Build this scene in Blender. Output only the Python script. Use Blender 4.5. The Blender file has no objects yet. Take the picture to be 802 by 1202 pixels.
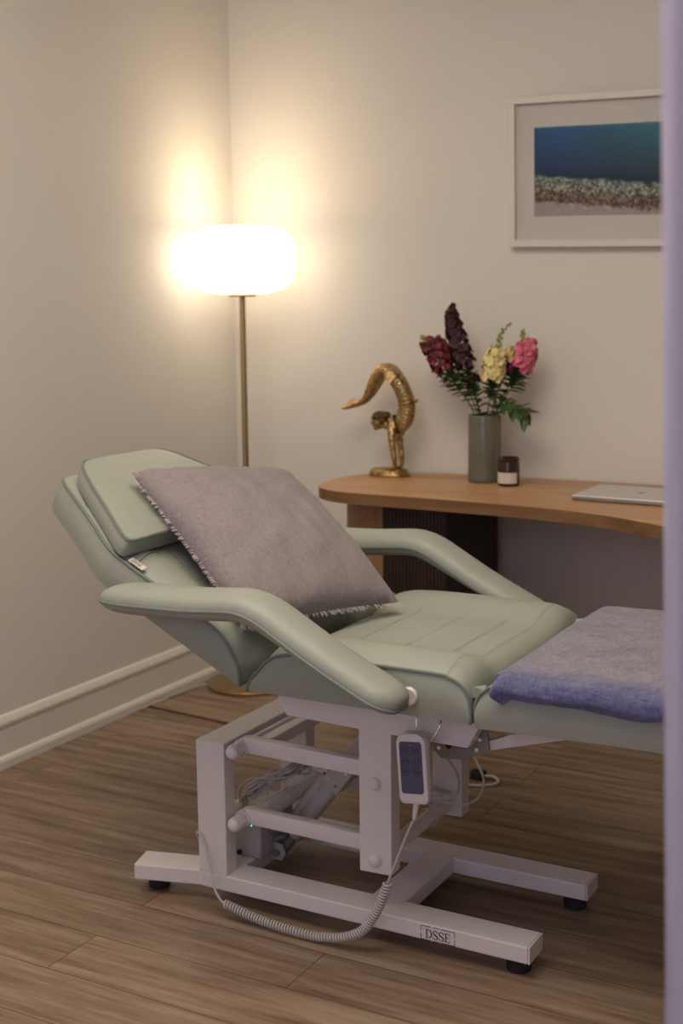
import bpy, bmesh, math, random
from mathutils import Vector, Matrix, noise
random.seed(7)
R = math.radians
SC = bpy.context.scene
COL = SC.collection

# ------------------------------------------------------------------ camera
cam_d = bpy.data.cameras.new('camera'); cam = bpy.data.objects.new('camera', cam_d); COL.objects.link(cam)
yaw, pit, rol = R(-28.967), R(8.948), R(-0.633)
fw = Vector((math.sin(yaw)*math.cos(pit), math.cos(yaw)*math.cos(pit), -math.sin(pit)))
r0 = fw.cross(Vector((0, 0, 1))).normalized(); u0 = r0.cross(fw)
rr = r0*math.cos(rol)+u0*math.sin(rol); uu = -r0*math.sin(rol)+u0*math.cos(rol)
M = Matrix((rr, uu, -fw)).transposed().to_4x4(); M.translation = (0, 0, 1.3)
cam.matrix_world = M
cam_d.sensor_fit = 'HORIZONTAL'; cam_d.sensor_width = 24.0; cam_d.lens = 1548.34/802*24
cam_d.clip_start = 0.05; cam_d.clip_end = 60
cam_d.dof.use_dof = True; cam_d.dof.focus_distance = 2.55; cam_d.dof.aperture_fstop = 4.0
SC.camera = cam

# ------------------------------------------------------------------ world, daylight, exposure
w = bpy.data.worlds.new('world'); SC.world = w; w.use_nodes = True
bg = w.node_tree.nodes['Background']; bg.inputs[0].default_value = (0.76, 0.68, 0.68, 1); bg.inputs[1].default_value = 0.60
ld = bpy.data.lights.new('daylight_window', 'AREA'); ld.shape = 'RECTANGLE'; ld.size = 1.6; ld.size_y = 1.5
ld.color = (0.62, 0.60, 0.95); ld.energy = 15
lo = bpy.data.objects.new('daylight_window', ld); COL.objects.link(lo); lo.location = (-.8, -1.7, 1.8)
lo.rotation_euler = (R(84), 0, 0)
LAMP = 3.0
lc = bpy.data.lights.new('ceiling_lamp', 'AREA'); lc.shape = 'DISK'; lc.size = 1.8; lc.color = (1.0, .86, .68); lc.energy = 46
lco = bpy.data.objects.new('ceiling_lamp', lc); COL.objects.link(lco); lco.location = (-1.2, 1.5, 2.66)
SC.view_settings.view_transform = 'Standard'; SC.view_settings.look = 'None'
SC.view_settings.exposure = 0.08; SC.view_settings.gamma = 1.0; SC.view_settings.use_curve_mapping = False
SC.cycles.max_bounces = 8; SC.cycles.use_denoising = True

# ------------------------------------------------------------------ materials
def nmat(name):
    m = bpy.data.materials.new(name); m.use_nodes = True
    n = m.node_tree.nodes; l = m.node_tree.links
    return m, n, l, n['Principled BSDF']
def coords(n, l, scale=(1, 1, 1), kind='Object', rot=(0, 0, 0)):
    t = n.new('ShaderNodeTexCoord'); mp = n.new('ShaderNodeMapping')
    mp.inputs['Scale'].default_value = scale; mp.inputs['Rotation'].default_value = rot
    l.new(t.outputs[kind], mp.inputs[0]); return mp.outputs[0]
def noise_n(n, l, vec, scale, detail=4, rough=.5):
    t = n.new('ShaderNodeTexNoise'); t.inputs['Scale'].default_value = scale
    t.inputs['Detail'].default_value = detail; t.inputs['Roughness'].default_value = rough
    l.new(vec, t.inputs['Vector']); return t.outputs[0]
def ramp(n, l, fac, stops):
    r = n.new('ShaderNodeValToRGB'); e = r.color_ramp.elements
    while len(e) < len(stops): e.new(.5)
    for k, (p, c) in enumerate(stops):
        e[k].position = p; e[k].color = (*c, 1)
    l.new(fac, r.inputs[0]); return r.outputs[0]
def bump(n, l, b, h, strength, dist=.01):
    bn = n.new('ShaderNodeBump'); bn.inputs['Strength'].default_value = strength; bn.inputs['Distance'].default_value = dist
    l.new(h, bn.inputs['Height']); l.new(bn.outputs[0], b.inputs['Normal'])
def simple(name, col, rough=.5, metal=0, nscale=30, var=.08, bs=.05, **kw):
    m, n, l, b = nmat(name)
    v = coords(n, l); f = noise_n(n, l, v, nscale)
    c0 = tuple(max(0, c*(1-var)) for c in col); c1 = tuple(min(1, c*(1+var)) for c in col)
    l.new(ramp(n, l, f, [(.3, c0), (.7, c1)]), b.inputs['Base Color'])
    b.inputs['Roughness'].default_value = rough; b.inputs['Metallic'].default_value = metal
    if bs: bump(n, l, b, f, bs)
    for k, x in kw.items(): b.inputs[k].default_value = x
    return m
def wood(name, c0, c1, axis=0, rough=.45, gs=1.0):
    m, n, l, b = nmat(name)
    sc = [28*gs, 28*gs, 28*gs]; sc[axis] = 1.6*gs
    v = coords(n, l, tuple(sc)); f = noise_n(n, l, v, 1.5, 6, .6)
    sc2 = [6*gs]*3; sc2[axis] = .8*gs
    v2 = coords(n, l, tuple(sc2)); f2 = noise_n(n, l, v2, 1.3, 3, .5)
    mx = n.new('ShaderNodeMath'); mx.operation = 'MULTIPLY_ADD'; mx.inputs[1].default_value = .5
    l.new(f, mx.inputs[0]); 
    hf = n.new('ShaderNodeMath'); hf.operation = 'MULTIPLY'; hf.inputs[1].default_value = .5; l.new(f2, hf.inputs[0]); l.new(hf.outputs[0], mx.inputs[2])
    l.new(ramp(n, l, mx.outputs[0], [(.38, c0), (.62, c1)]), b.inputs['Base Color'])
    b.inputs['Roughness'].default_value = rough; bump(n, l, b, mx.outputs[0], .08, .004)
    return m
M_ = {}
M_['wall'] = simple('wall_paint', (.70, .675, .63), .75, nscale=60, var=.01, bs=.02)
M_['trim'] = simple('trim_paint', (.72, .69, .63), .4, nscale=20, var=.01, bs=.01)
M_['vinyl'] = simple('sage_vinyl', (.308, .334, .290), .5, nscale=9, var=.025, bs=.0)
def vinyl_fix():
    m = M_['vinyl']; n = m.node_tree.nodes; l = m.node_tree.links; b = n['Principled BSDF']
    v = coords(n, l); big = noise_n(n, l, v, 14, 3); fine = noise_n(n, l, v, 900, 2)
    b1 = n.new('ShaderNodeBump'); b1.inputs['Strength'].default_value = .22; b1.inputs['Distance'].default_value = .012; l.new(big, b1.inputs['Height'])
    b2 = n.new('ShaderNodeBump'); b2.inputs['Strength'].default_value = .06; b2.inputs['Distance'].default_value = .001; l.new(fine, b2.inputs['Height'])
    l.new(b1.outputs[0], b2.inputs['Normal']); l.new(b2.outputs[0], b.inputs['Normal'])
vinyl_fix()
M_['pipe'] = simple('sage_piping', (.165, .20, .175), .6, nscale=9, var=.02, bs=0)
M_['white'] = simple('white_enamel', (.70, .67, .68), .33, nscale=40, var=.015, bs=.02)
M_['grey'] = simple('grey_metal', (.24, .23, .235), .4, .4, nscale=40, var=.05)
M_['lgrey'] = simple('light_grey_plastic', (.40, .385, .38), .45, nscale=40, var=.03)
M_['cable'] = simple('cable_plastic', (.50, .47, .46), .45, nscale=40, var=.03)
M_['chrome'] = simple('chrome', (.8, .8, .82), .15, 1, bs=0)
M_['black'] = simple('black_rubber', (.012, .012, .013), .6, bs=.02)
M_['ink'] = simple('black_ink', (.02, .02, .025), .5, bs=0)
M_['panel'] = simple('purple_keypad', (.085, .072, .135), .45, nscale=20, var=.04, bs=0)
M_['keyline'] = simple('keypad_print', (.018, .014, .035), .4, bs=0)
M_['brass'] = simple('brushed_brass', (.44, .33, .17), .38, 1, nscale=50, var=.08, bs=.02)
M_['oldbrass'] = simple('antique_brass', (.36, .24, .10), .4, 1, nscale=70, var=.45, bs=.25)
def carved():
    m, n, l, b = nmat('carved_brass')
    v = coords(n, l); vo = n.new('ShaderNodeTexVoronoi'); vo.inputs['Scale'].default_value = 120; l.new(v, vo.inputs['Vector'])
    l.new(ramp(n, l, vo.outputs[0], [(.08, (.10, .058, .022)), (.5, (.50, .35, .16))]), b.inputs['Base Color'])
    b.inputs['Metallic'].default_value = 1; b.inputs['Roughness'].default_value = .34; bump(n, l, b, vo.outputs[0], .5, .004)
    return m
M_['carved'] = carved()
M_['hairm'] = simple('dark_brass', (.14, .09, .04), .4, 1, nscale=300, var=.6, bs=.5)
M_['oak'] = wood('oak', (.36, .19, .085), (.55, .33, .16), 0, .42)
M_['strip'] = wood('pale_laminate', (.24, .16, .10), (.36, .26, .175), 0, .45)
M_['oakedge_shaded'] = wood('oak_edge_shaded', (.11, .048, .018), (.25, .13, .055), 0, .5, .6)  # desktop oak darkened for its upright edge, shade put into the colour
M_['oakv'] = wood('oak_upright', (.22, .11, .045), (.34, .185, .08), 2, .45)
M_['darkwood'] = wood('dark_brown_wood', (.016, .006, .004), (.030, .010, .006), 2, .5)  # near-black brown for the flat front of the pedestal
M_['vase'] = simple('grey_green_glaze', (.135, .13, .10), .22, nscale=15, var=.1, bs=.02)
M_['paper'] = simple('paper_label', (.62, .58, .55), .7, nscale=80, var=.03, bs=0)
M_['alu'] = simple('anodised_aluminium', (.66, .63, .62), .38, .55, nscale=80, var=.01, bs=0)
M_['aludark'] = simple('polished_dark_grey', (.25, .24, .24), .3, .6, bs=0)
M_['stem'] = simple('green_stem', (.09, .16, .035), .5, nscale=60, var=.3)
M_['leaf'] = simple('green_leaf', (.045, .10, .02), .5, nscale=60, var=.4)
M_['bud'] = simple('lime_bud', (.30, .36, .06), .5, nscale=100, var=.3)
M_['fl_dark'] = simple('burgundy_petal', (.035, .003, .009), .6, nscale=120, var=.6)
M_['fl_wine'] = simple('crimson_petal', (.16, .012, .03), .55, nscale=60, var=.9)
M_['fl_cream'] = simple('cream_petal', (.80, .68, .30), .55, nscale=100, var=.15)
M_['fl_pink'] = simple('pink_petal', (.68, .14, .22), .55, nscale=80, var=.4)
M_['fl_mag'] = simple('magenta_petal', (.25, .01, .09), .55, nscale=100, var=.4)
M_['mount'] = simple('mat_board', (.60, .57, .545), .8, nscale=90, var=.01, bs=0)
M_['frame'] = simple('white_frame_paint', (.72, .68, .63), .45, nscale=60, var=.01, bs=.01)
m, n, l, b = nmat('amber_glass'); b.inputs['Base Color'].default_value = (.05, .018, .008, 1); b.inputs['Roughness'].default_value = .12
b.inputs['Transmission Weight'].default_value = .35; l.new(ramp(n, l, noise_n(n, l, coords(n, l), 5), [(.3, (.10, .10, .10)), (.7, (.13, .13, .13))]), b.inputs['Roughness']); M_['amber'] = m
m, n, l, b = nmat('picture_glass'); b.inputs['Roughness'].default_value = .02; b.inputs['Transmission Weight'].default_value = 1; b.inputs['IOR'].default_value = 1.02
b.inputs['Base Color'].default_value = (1, 1, 1, 1); M_['glass'] = m

def floor_mat():
    m, n, l, b = nmat('oak_laminate')
    v = coords(n, l)
    br = n.new('ShaderNodeTexBrick'); l.new(v, br.inputs['Vector'])
    br.inputs['Scale'].default_value = 1; br.inputs['Brick Width'].default_value = 1.25; br.inputs['Row Height'].default_value = .155
    br.inputs['Mortar Size'].default_value = .0012; br.inputs['Mortar Smooth'].default_value = .3; br.offset = .37; br.offset_frequency = 2; br.inputs['Bias'].default_value = 0
    br.inputs['Color1'].default_value = (.0, .0, .0, 1); br.inputs['Color2'].default_value = (1, 1, 1, 1); br.inputs['Mortar'].default_value = (.5, .5, .5, 1)
    # per plank offset of the grain
    t = n.new('ShaderNodeTexCoord'); sep = n.new('ShaderNodeSeparateXYZ'); l.new(t.outputs['Object'], sep.inputs[0])
    add = n.new('ShaderNodeMath'); add.operation = 'MULTIPLY_ADD'; l.new(br.outputs['Color'], add.inputs[0]); add.inputs[1].default_value = 7.3; l.new(sep.outputs[0], add.inputs[2])
    cmb = n.new('ShaderNodeCombineXYZ'); l.new(add.outputs[0], cmb.inputs[0]); l.new(sep.outputs[1], cmb.inputs[1])
    mp = n.new('ShaderNodeMapping'); mp.inputs['Scale'].default_value = (1.1, 13, 1); l.new(cmb.outputs[0], mp.inputs[0])
    f = noise_n(n, l, mp.outputs[0], 2.2, 8, .62)
    mp2 = n.new('ShaderNodeMapping'); mp2.inputs['Scale'].default_value = (4, 90, 1); l.new(cmb.outputs[0], mp2.inputs[0])
    f2 = noise_n(n, l, mp2.outputs[0], 2, 5, .6)
    c = ramp(n, l, f, [(.30, (.15, .095, .060)), (.45, (.26, .178, .118)), (.56, (.335, .24, .165)), (.72, (.43, .33, .245))])
    c2 = ramp(n, l, f2, [(.3, (.72, .72, .72)), (.65, (1, 1, 1))])
    mx = n.new('ShaderNodeMix'); mx.data_type = 'RGBA'; mx.blend_type = 'MULTIPLY'; mx.inputs[0].default_value = .7
    l.new(c, mx.inputs[6]); l.new(c2, mx.inputs[7])
    c3 = ramp(n, l, br.outputs['Color'], [(0, (.80, .79, .78)), (1, (1.0, 1.0, 1.0))])
    mx2 = n.new('ShaderNodeMix'); mx2.data_type = 'RGBA'; mx2.blend_type = 'MULTIPLY'; mx2.inputs[0].default_value = 1
    l.new(mx.outputs[2], mx2.inputs[6]); l.new(c3, mx2.inputs[7])
    mx3 = n.new('ShaderNodeMix'); mx3.data_type = 'RGBA'; mx3.blend_type = 'MIX'; l.new(br.outputs['Fac'], mx3.inputs[0])
    l.new(mx2.outputs[2], mx3.inputs[6]); mx3.inputs[7].default_value = (.06, .035, .02, 1)
    l.new(mx3.outputs[2], b.inputs['Base Color'])
    b.inputs['Roughness'].default_value = .38; b.inputs['Specular IOR Level'].default_value = .4
    bump(n, l, b, f2, .12, .002)
    return m
M_['floor'] = floor_mat()

def cloth(name, col, col2, scale=500, bs=.5, sheen=.3, big=3):
    m, n, l, b = nmat(name)
    v = coords(n, l)
    wv = []
    for ax in (0, 1):
        s = [scale*.12]*3; s[ax] = scale
        vv = coords(n, l, tuple(s)); wv.append(noise_n(n, l, vv, 1, 2))
    ad = n.new('ShaderNodeMath'); ad.operation = 'ADD'; l.new(wv[0], ad.inputs[0]); l.new(wv[1], ad.inputs[1])
    ad2 = n.new('ShaderNodeMath'); ad2.operation = 'MULTIPLY'; ad2.inputs[1].default_value = .5; l.new(ad.outputs[0], ad2.inputs[0])
    g = noise_n(n, l, v, big, 3)
    ad3 = n.new('ShaderNodeMath'); ad3.operation = 'MULTIPLY_ADD'; ad3.inputs[1].default_value = .35; l.new(g, ad3.inputs[0]); l.new(ad2.outputs[0], ad3.inputs[2])
    l.new(ramp(n, l, ad3.outputs[0], [(.5, col), (.85, col2)]), b.inputs['Base Color'])
    b.inputs['Roughness'].default_value = .9; b.inputs['Sheen Weight'].default_value = sheen; b.inputs['Specular IOR Level'].default_value = .1
    bump(n, l, b, ad2.outputs[0], bs, .002)
    return m
M_['linen'] = cloth('lilac_linen', (.205, .178, .198), (.310, .272, .275), 620, .8, .15)
M_['fringe'] = simple('linen_fringe', (.48, .42, .44), .9, bs=0)
M_['towel'] = cloth('periwinkle_towelling', (.125, .125, .20), (.31, .295, .32), 520, 1.0, .25, 25)
def towel_front_tint():  # multiplies the cloth bluer and darker toward its front edge
    m = M_['towel']; n = m.node_tree.nodes; l = m.node_tree.links; b = n['Principled BSDF']
    src = b.inputs['Base Color'].links[0].from_socket
    t = n.new('ShaderNodeTexCoord'); sep = n.new('ShaderNodeSeparateXYZ'); l.new(t.outputs['Object'], sep.inputs[0])
    nz = noise_n(n, l, t.outputs['Object'], 120, 5, .7)
    a = n.new('ShaderNodeMath'); a.operation = 'MULTIPLY_ADD'; a.inputs[1].default_value = .06; l.new(nz, a.inputs[0]); l.new(sep.outputs[1], a.inputs[2])
    a2 = n.new('ShaderNodeMath'); a2.operation = 'MULTIPLY_ADD'; a2.inputs[1].default_value = 5; a2.inputs[2].default_value = 1.6; l.new(a.outputs[0], a2.inputs[0])
    f = ramp(n, l, a2.outputs[0], [(.02, (.42, .46, .86)), (.28, (.75, .78, 1.0)), (.50, (1, 1, 1))])
    mx = n.new('ShaderNodeMix'); mx.data_type = 'RGBA'; mx.blend_type = 'MULTIPLY'; mx.inputs[0].default_value = 1
    l.new(src, mx.inputs[6]); l.new(f, mx.inputs[7]); l.new(mx.outputs[2], b.inputs['Base Color'])
towel_front_tint()
def curtain_mat():
    m, n, l, b = nmat('lilac_sheer')
    v = coords(n, l, (60, 60, .6)); f = noise_n(n, l, v, 1, 3)
    l.new(ramp(n, l, f, [(.3, (.66, .66, .80)), (.7, (.86, .84, .94))]), b.inputs['Base Color'])
    b.inputs['Roughness'].default_value = .9
    tr = n.new('ShaderNodeBsdfTranslucent'); tr.inputs[0].default_value = (.60, .56, .74, 1)
    mx = n.new('ShaderNodeMixShader'); mx.inputs[0].default_value = .35
    l.new(b.outputs[0], mx.inputs[1]); l.new(tr.outputs[0], mx.inputs[2]); l.new(mx.outputs[0], n['Material Output'].inputs[0])
    return m
M_['curtain'] = curtain_mat()
def shade_mat():
    m, n, l, b = nmat('glowing_ribbed_glass')
    b.inputs['Base Color'].default_value = (.9, .88, .84, 1); b.inputs['Roughness'].default_value = .3
    f = noise_n(n, l, coords(n, l), 4)
    l.new(ramp(n, l, f, [(.3, (1, .82, .58)), (.7, (1, .83, .60))]), b.inputs['Emission Color'])
    b.inputs['Emission Strength'].default_value = LAMP
    return m
M_['shade'] = shade_mat()
def seascape():
    m, n, l, b = nmat('seascape_print')
    t = n.new('ShaderNodeTexCoord'); sep = n.new('ShaderNodeSeparateXYZ'); l.new(t.outputs['Object'], sep.inputs[0])
    X, Z = sep.outputs[0], sep.outputs[2]
    nz = noise_n(n, l, t.outputs['Object'], 26, 5, .6)
    def mth(op, a, b_, c=None):
        q = n.new('ShaderNodeMath'); q.operation = op
        for i, s in enumerate((a, b_, c)):
            if s is None: continue
            if isinstance(s, (int, float)): q.inputs[i].default_value = s
            else: l.new(s, q.inputs[i])
        return q.outputs[0]
    # shoreline falls to the right
    sh = mth('MULTIPLY_ADD', X, .082, Z)
    sh = mth('ADD', sh, .036)
    nz2 = noise_n(n, l, t.outputs['Object'], 60, 5, .7)
    e = mth('MULTIPLY_ADD', nz, .034, sh); e = mth('MULTIPLY_ADD', nz2, .030, e); e = mth('ADD', e, -.032)
    vor = n.new('ShaderNodeTexVoronoi'); vor.inputs['Scale'].default_value = 190; l.new(t.outputs['Object'], vor.inputs['Vector'])
    vor2 = n.new('ShaderNodeTexNoise'); vor2.inputs['Scale'].default_value = 120; vor2.inputs['Detail'].default_value = 4; l.new(t.outputs['Object'], vor2.inputs['Vector'])
    sand = ramp(n, l, e, [(.0, (.36, .31, .33)), (.5, (.36, .31, .33))])
    # rescale e from [-.13,.13] to [0,1]
    E_ = mth('MULTIPLY_ADD', e, 3.85, .5)
    base = ramp(n, l, E_, [(.0, (.36, .31, .31)), (.165, (.34, .29, .28)), (.20, (.13, .09, .065)), (.31, (.15, .115, .09)), (.36, (.20, .21, .18)), (.47, (.15, .21, .18)), (.49, (.008, .02, .045)), (1, (.01, .05, .10))])
    peb = ramp(n, l, vor2.outputs[0], [(.36, (.25, .25, .25)), (.5, (.9, .9, .9)), (.66, (2.2, 2.1, 2.0))])
    mx = n.new('ShaderNodeMix'); mx.data_type = 'RGBA'; mx.blend_type = 'MULTIPLY'
    msk = ramp(n, l, E_, [(.15, (.1, .1, .1)), (.19, (1, 1, 1)), (.475, (1, 1, 1)), (.49, (0, 0, 0))])
    l.new(msk, mx.inputs[0]); l.new(base, mx.inputs[6]); l.new(peb, mx.inputs[7])
    # sea colours vary along x (bluer left, teal right) and lighten upward
    sea = ramp(n, l, mth('MULTIPLY_ADD', X, 2.1, .82), [(0, (.014, .055, .12)), (.20, (.014, .060, .17)), (.5, (.018, .072, .125)), (1, (.018, .115, .135))])
    up = ramp(n, l, mth('MULTIPLY_ADD', Z, 3.85, .5), [(.4, (.28, .25, .40)), (.6, (.75, .7, .8)), (.97, (1.1, 1.5, 1.45)), (1, (1.8, 2.4, 2.1))])
    ms = n.new('ShaderNodeMix'); ms.data_type = 'RGBA'; ms.blend_type = 'MULTIPLY'; ms.inputs[0].default_value = 1
    l.new(sea, ms.inputs[6]); l.new(up, ms.inputs[7])
    sel = ramp(n, l, E_, [(.485, (0, 0, 0)), (.5, (1, 1, 1))])
    mf = n.new('ShaderNodeMix'); mf.data_type = 'RGBA'; l.new(sel, mf.inputs[0]); l.new(mx.outputs[2], mf.inputs[6]); l.new(ms.outputs[2], mf.inputs[7])
    l.new(mf.outputs[2], b.inputs['Base Color']); b.inputs['Roughness'].default_value = .5
    return m
M_['sea'] = seascape()

# ------------------------------------------------------------------ mesh helpers (world coordinates)
def wloc(o):
    v = Vector((0, 0, 0))
    while o is not None: v = v+o.location; o = o.parent
    return v
def obj(name, bm, mat, parent=None, smooth=True, origin=None, kind=None, label=None, angle=35):
    base = wloc(parent) if parent else Vector((0, 0, 0))
    o_loc = Vector(origin)-base if origin is not None else Vector((0, 0, 0))
    bmesh.ops.recalc_face_normals(bm, faces=bm.faces[:])
    bmesh.ops.translate(bm, verts=bm.verts[:], vec=-(base+o_loc))
    me = bpy.data.meshes.new(name)
    if smooth:
        for f in bm.faces: f.smooth = True
        ca = math.radians(angle)
        for e in bm.edges:
            if len(e.link_faces) == 2 and e.calc_face_angle(0) > ca: e.smooth = False
    bm.to_mesh(me); bm.free()
    o = bpy.data.objects.new(name, me); COL.objects.link(o)
    if parent: o.parent = parent
    o.location = o_loc
    for mm in (mat if isinstance(mat, (list, tuple)) else [mat]): me.materials.append(M_[mm])
    if kind: o['kind'] = kind
    if label: o['label'] = label
    return o
def thing(name, label, cat, loc, group=None):
    o = bpy.data.objects.new(name, None); COL.objects.link(o); o.location = loc; o.empty_display_size = .05
    o['label'] = label; o['category'] = cat
    if group: o['group'] = group
    return o
def tag(o, label, cat, group=None):
    o['label'] = label; o['category'] = cat
    if group: o['group'] = group
    return o
def new(): return bmesh.new()
def box(bm, x0, x1, y0, y1, z0, z1, bev=0.0, seg=2):
    t = bmesh.new()
    vs = [t.verts.new((x, y, z)) for x in (x0, x1) for y in (y0, y1) for z in (z0, z1)]
    for f in ((0, 1, 3, 2), (4, 6, 7, 5), (0, 4, 5, 1), (2, 3, 7, 6), (0, 2, 6, 4), (1, 5, 7, 3)): t.faces.new([vs[i] for i in f])
    if bev: bmesh.ops.bevel(t, geom=t.edges[:], offset=bev, segments=seg, affect='EDGES', profile=.5)
    merge(bm, t); return bm
def merge(bm, t, mtx=None, mat=0):
    mp = {}
    for v in t.verts: mp[v] = bm.verts.new(mtx @ v.co if mtx else v.co)
    for f in t.faces:
        try:
            nf = bm.faces.new([mp[v] for v in f.verts]); nf.material_index = mat or f.material_index
        except ValueError: pass
    t.free()
def prism(bm, pts, y0, y1, bev=0.0, plane='xz'):
    t = bmesh.new(); n = len(pts)
    def P3(p, y): return (p[0], y, p[1]) if plane == 'xz' else (p[0], p[1], y)
    a = [t.verts.new(P3(p, y0)) for p in pts]; b = [t.verts.new(P3(p, y1)) for p in pts]
    t.faces.new(a); t.faces.new(b[::-1])
    for i in range(n): t.faces.new((a[i], a[(i+1) % n], b[(i+1) % n], b[i]))
    bmesh.ops.recalc_face_normals(t, faces=t.faces[:])
    if bev:
        es = [e for e in t.edges if e.calc_face_angle(0) > .6]
        bmesh.ops.bevel(t, geom=es, offset=bev, segments=2, affect='EDGES', profile=.5)
    merge(bm, t); return bm
def catmull(pts, k=6, closed=False):
    P = [Vector(p) for p in pts]; n = len(P); out = []
    rng = range(n if closed else n-1)
    for i in rng:
        if closed: a, b, c, d = P[(i-1) % n], P[i], P[(i+1) % n], P[(i+2) % n]
        else: a, b, c, d = P[max(i-1, 0)], P[i], P[i+1], P[min(i+2, n-1)]
        for j in range(k):
            t = j/k
            out.append(.5*((2*b)+(c-a)*t+(2*a-5*b+4*c-d)*t*t+(3*b-a-3*c+d)*t**3))
    if not closed: out.append(P[-1])
    return out
def tube(bm, pts, r, seg=8, closed=False, cap=True):
    P = [Vector(p) for p in pts]; n = len(P)
    rf = r if callable(r) else (lambda i: r if not isinstance(r, (list, tuple)) else r[i])
    tg = []
    for i in range(n):
        a = P[(i-1) % n] if closed or i > 0 else P[i]; b = P[(i+1) % n] if closed or i < n-1 else P[i]
        d = b-a; tg.append(d.normalized() if d.length > 1e-9 else Vector((0, 0, 1)))
    up = Vector((0, 0, 1)) if abs(tg[0].z) < .9 else Vector((1, 0, 0))
    nn = (up-tg[0]*up.dot(tg[0])).normalized(); rings = []
    for i in range(n):
        nn = (nn-tg[i]*nn.dot(tg[i]))
        nn = nn.normalized() if nn.length > 1e-6 else tg[i].orthogonal().normalized()
        bb = tg[i].cross(nn); rad = rf(i)
        rings.append([bm.verts.new(P[i]+nn*math.cos(2*math.pi*k/seg)*rad+bb*math.sin(2*math.pi*k/seg)*rad) for k in range(seg)])
    for i in range(n if closed else n-1):
        A, B = rings[i], rings[(i+1) % n]
        for k in range(seg):
            try: bm.faces.new((A[k], A[(k+1) % seg], B[(k+1) % seg], B[k]))
            except ValueError: pass
    if cap and not closed:
        bm.faces.new(rings[0][::-1]); bm.faces.new(rings[-1])
    return bm
def lathe(bm, prof, c, seg=40, rib=0, ribn=0):
    rings = []
    for (r, z) in prof:
        if r < 1e-6: rings.append([bm.verts.new((c[0], c[1], c[2]+z))])
        else: rings.append([bm.verts.new((c[0]+(r*(1+rib*math.cos(ribn*2*math.pi*k/seg)))*math.cos(2*math.pi*k/seg), c[1]+(r*(1+rib*math.cos(ribn*2*math.pi*k/seg)))*math.sin(2*math.pi*k/seg), c[2]+z)) for k in range(seg)])
    for i in range(len(rings)-1):
        A, B = rings[i], rings[i+1]
        for k in range(seg):
            q = (k+1) % seg
            if len(A) == 1 and len(B) == 1: continue
            if len(A) == 1: bm.faces.new((A[0], B[q], B[k]))
            elif len(B) == 1: bm.faces.new((A[k], A[q], B[0]))
            else: bm.faces.new((A[k], A[q], B[q], B[k]))
    return bm
def ball(bm, c, r, sub=2, scale=(1, 1, 1)):
    t = bmesh.new(); bmesh.ops.create_icosphere(t, subdivisions=sub, radius=r)
    merge(bm, t, Matrix.Translation(c) @ Matrix.Diagonal((*scale, 1))); return bm
def struct(name, bm, mat, **k):
    return obj(name, bm, mat, kind='structure', **k)

# ------------------------------------------------------------------ the room
XL, YB, ZC = -2.62, 3.966, 2.7
struct('floor', box(new(), XL-.1, 2.0, -1.8, YB+.1, -.05, 0), 'floor', smooth=False)
struct('ceiling', box(new(), XL-.1, 2.0, -1.8, YB+.1, ZC, ZC+.06), 'wall', smooth=False)
struct('wall_left', box(new(), XL-.1, XL, -1.8, YB+.1, 0, ZC), 'wall', smooth=False)
struct('wall_back', box(new(), XL, 2.0, YB, YB+.1, 0, ZC), 'wall', smooth=False)
struct('wall_right', box(new(), 2.0, 2.1, -1.8, YB+.1, 0, ZC), 'wall', smooth=False)
BP = [(0, 0), (.026, 0), (.026, .022), (.022, .030), (.014, .036), (.013, .112), (.016, .118), (.017, .128), (.013, .139), (.008, .146), (0, .150)]
t = new(); rings = []
for y in (-1.8, YB): rings.append([t.verts.new((XL+a, y, z)) for a, z in BP])
for i in range(len(BP)-1): t.faces.new((rings[0][i], rings[0][i+1], rings[1][i+1], rings[1][i]))
t.faces.new(rings[0]); t.faces.new(rings[1][::-1])
struct('baseboard_left', t, 'trim', angle=25)
t = new(); rings = []
for x in (XL+.026, 2.0): rings.append([t.verts.new((x, YB-a, z)) for a, z in BP])
for i in range(len(BP)-1): t.faces.new((rings[0][i], rings[0][i+1], rings[1][i+1], rings[1][i]))
t.faces.new(rings[0]); t.faces.new(rings[1][::-1])
struct('baseboard_back', t, 'trim', angle=25)

# ------------------------------------------------------------------ treatment couch
YC = 2.444
couch = thing('treatment_couch', 'pale sage green padded treatment couch with reclined back on a white steel lifting frame', 'treatment couch', (-1.25, YC, 0))

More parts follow.
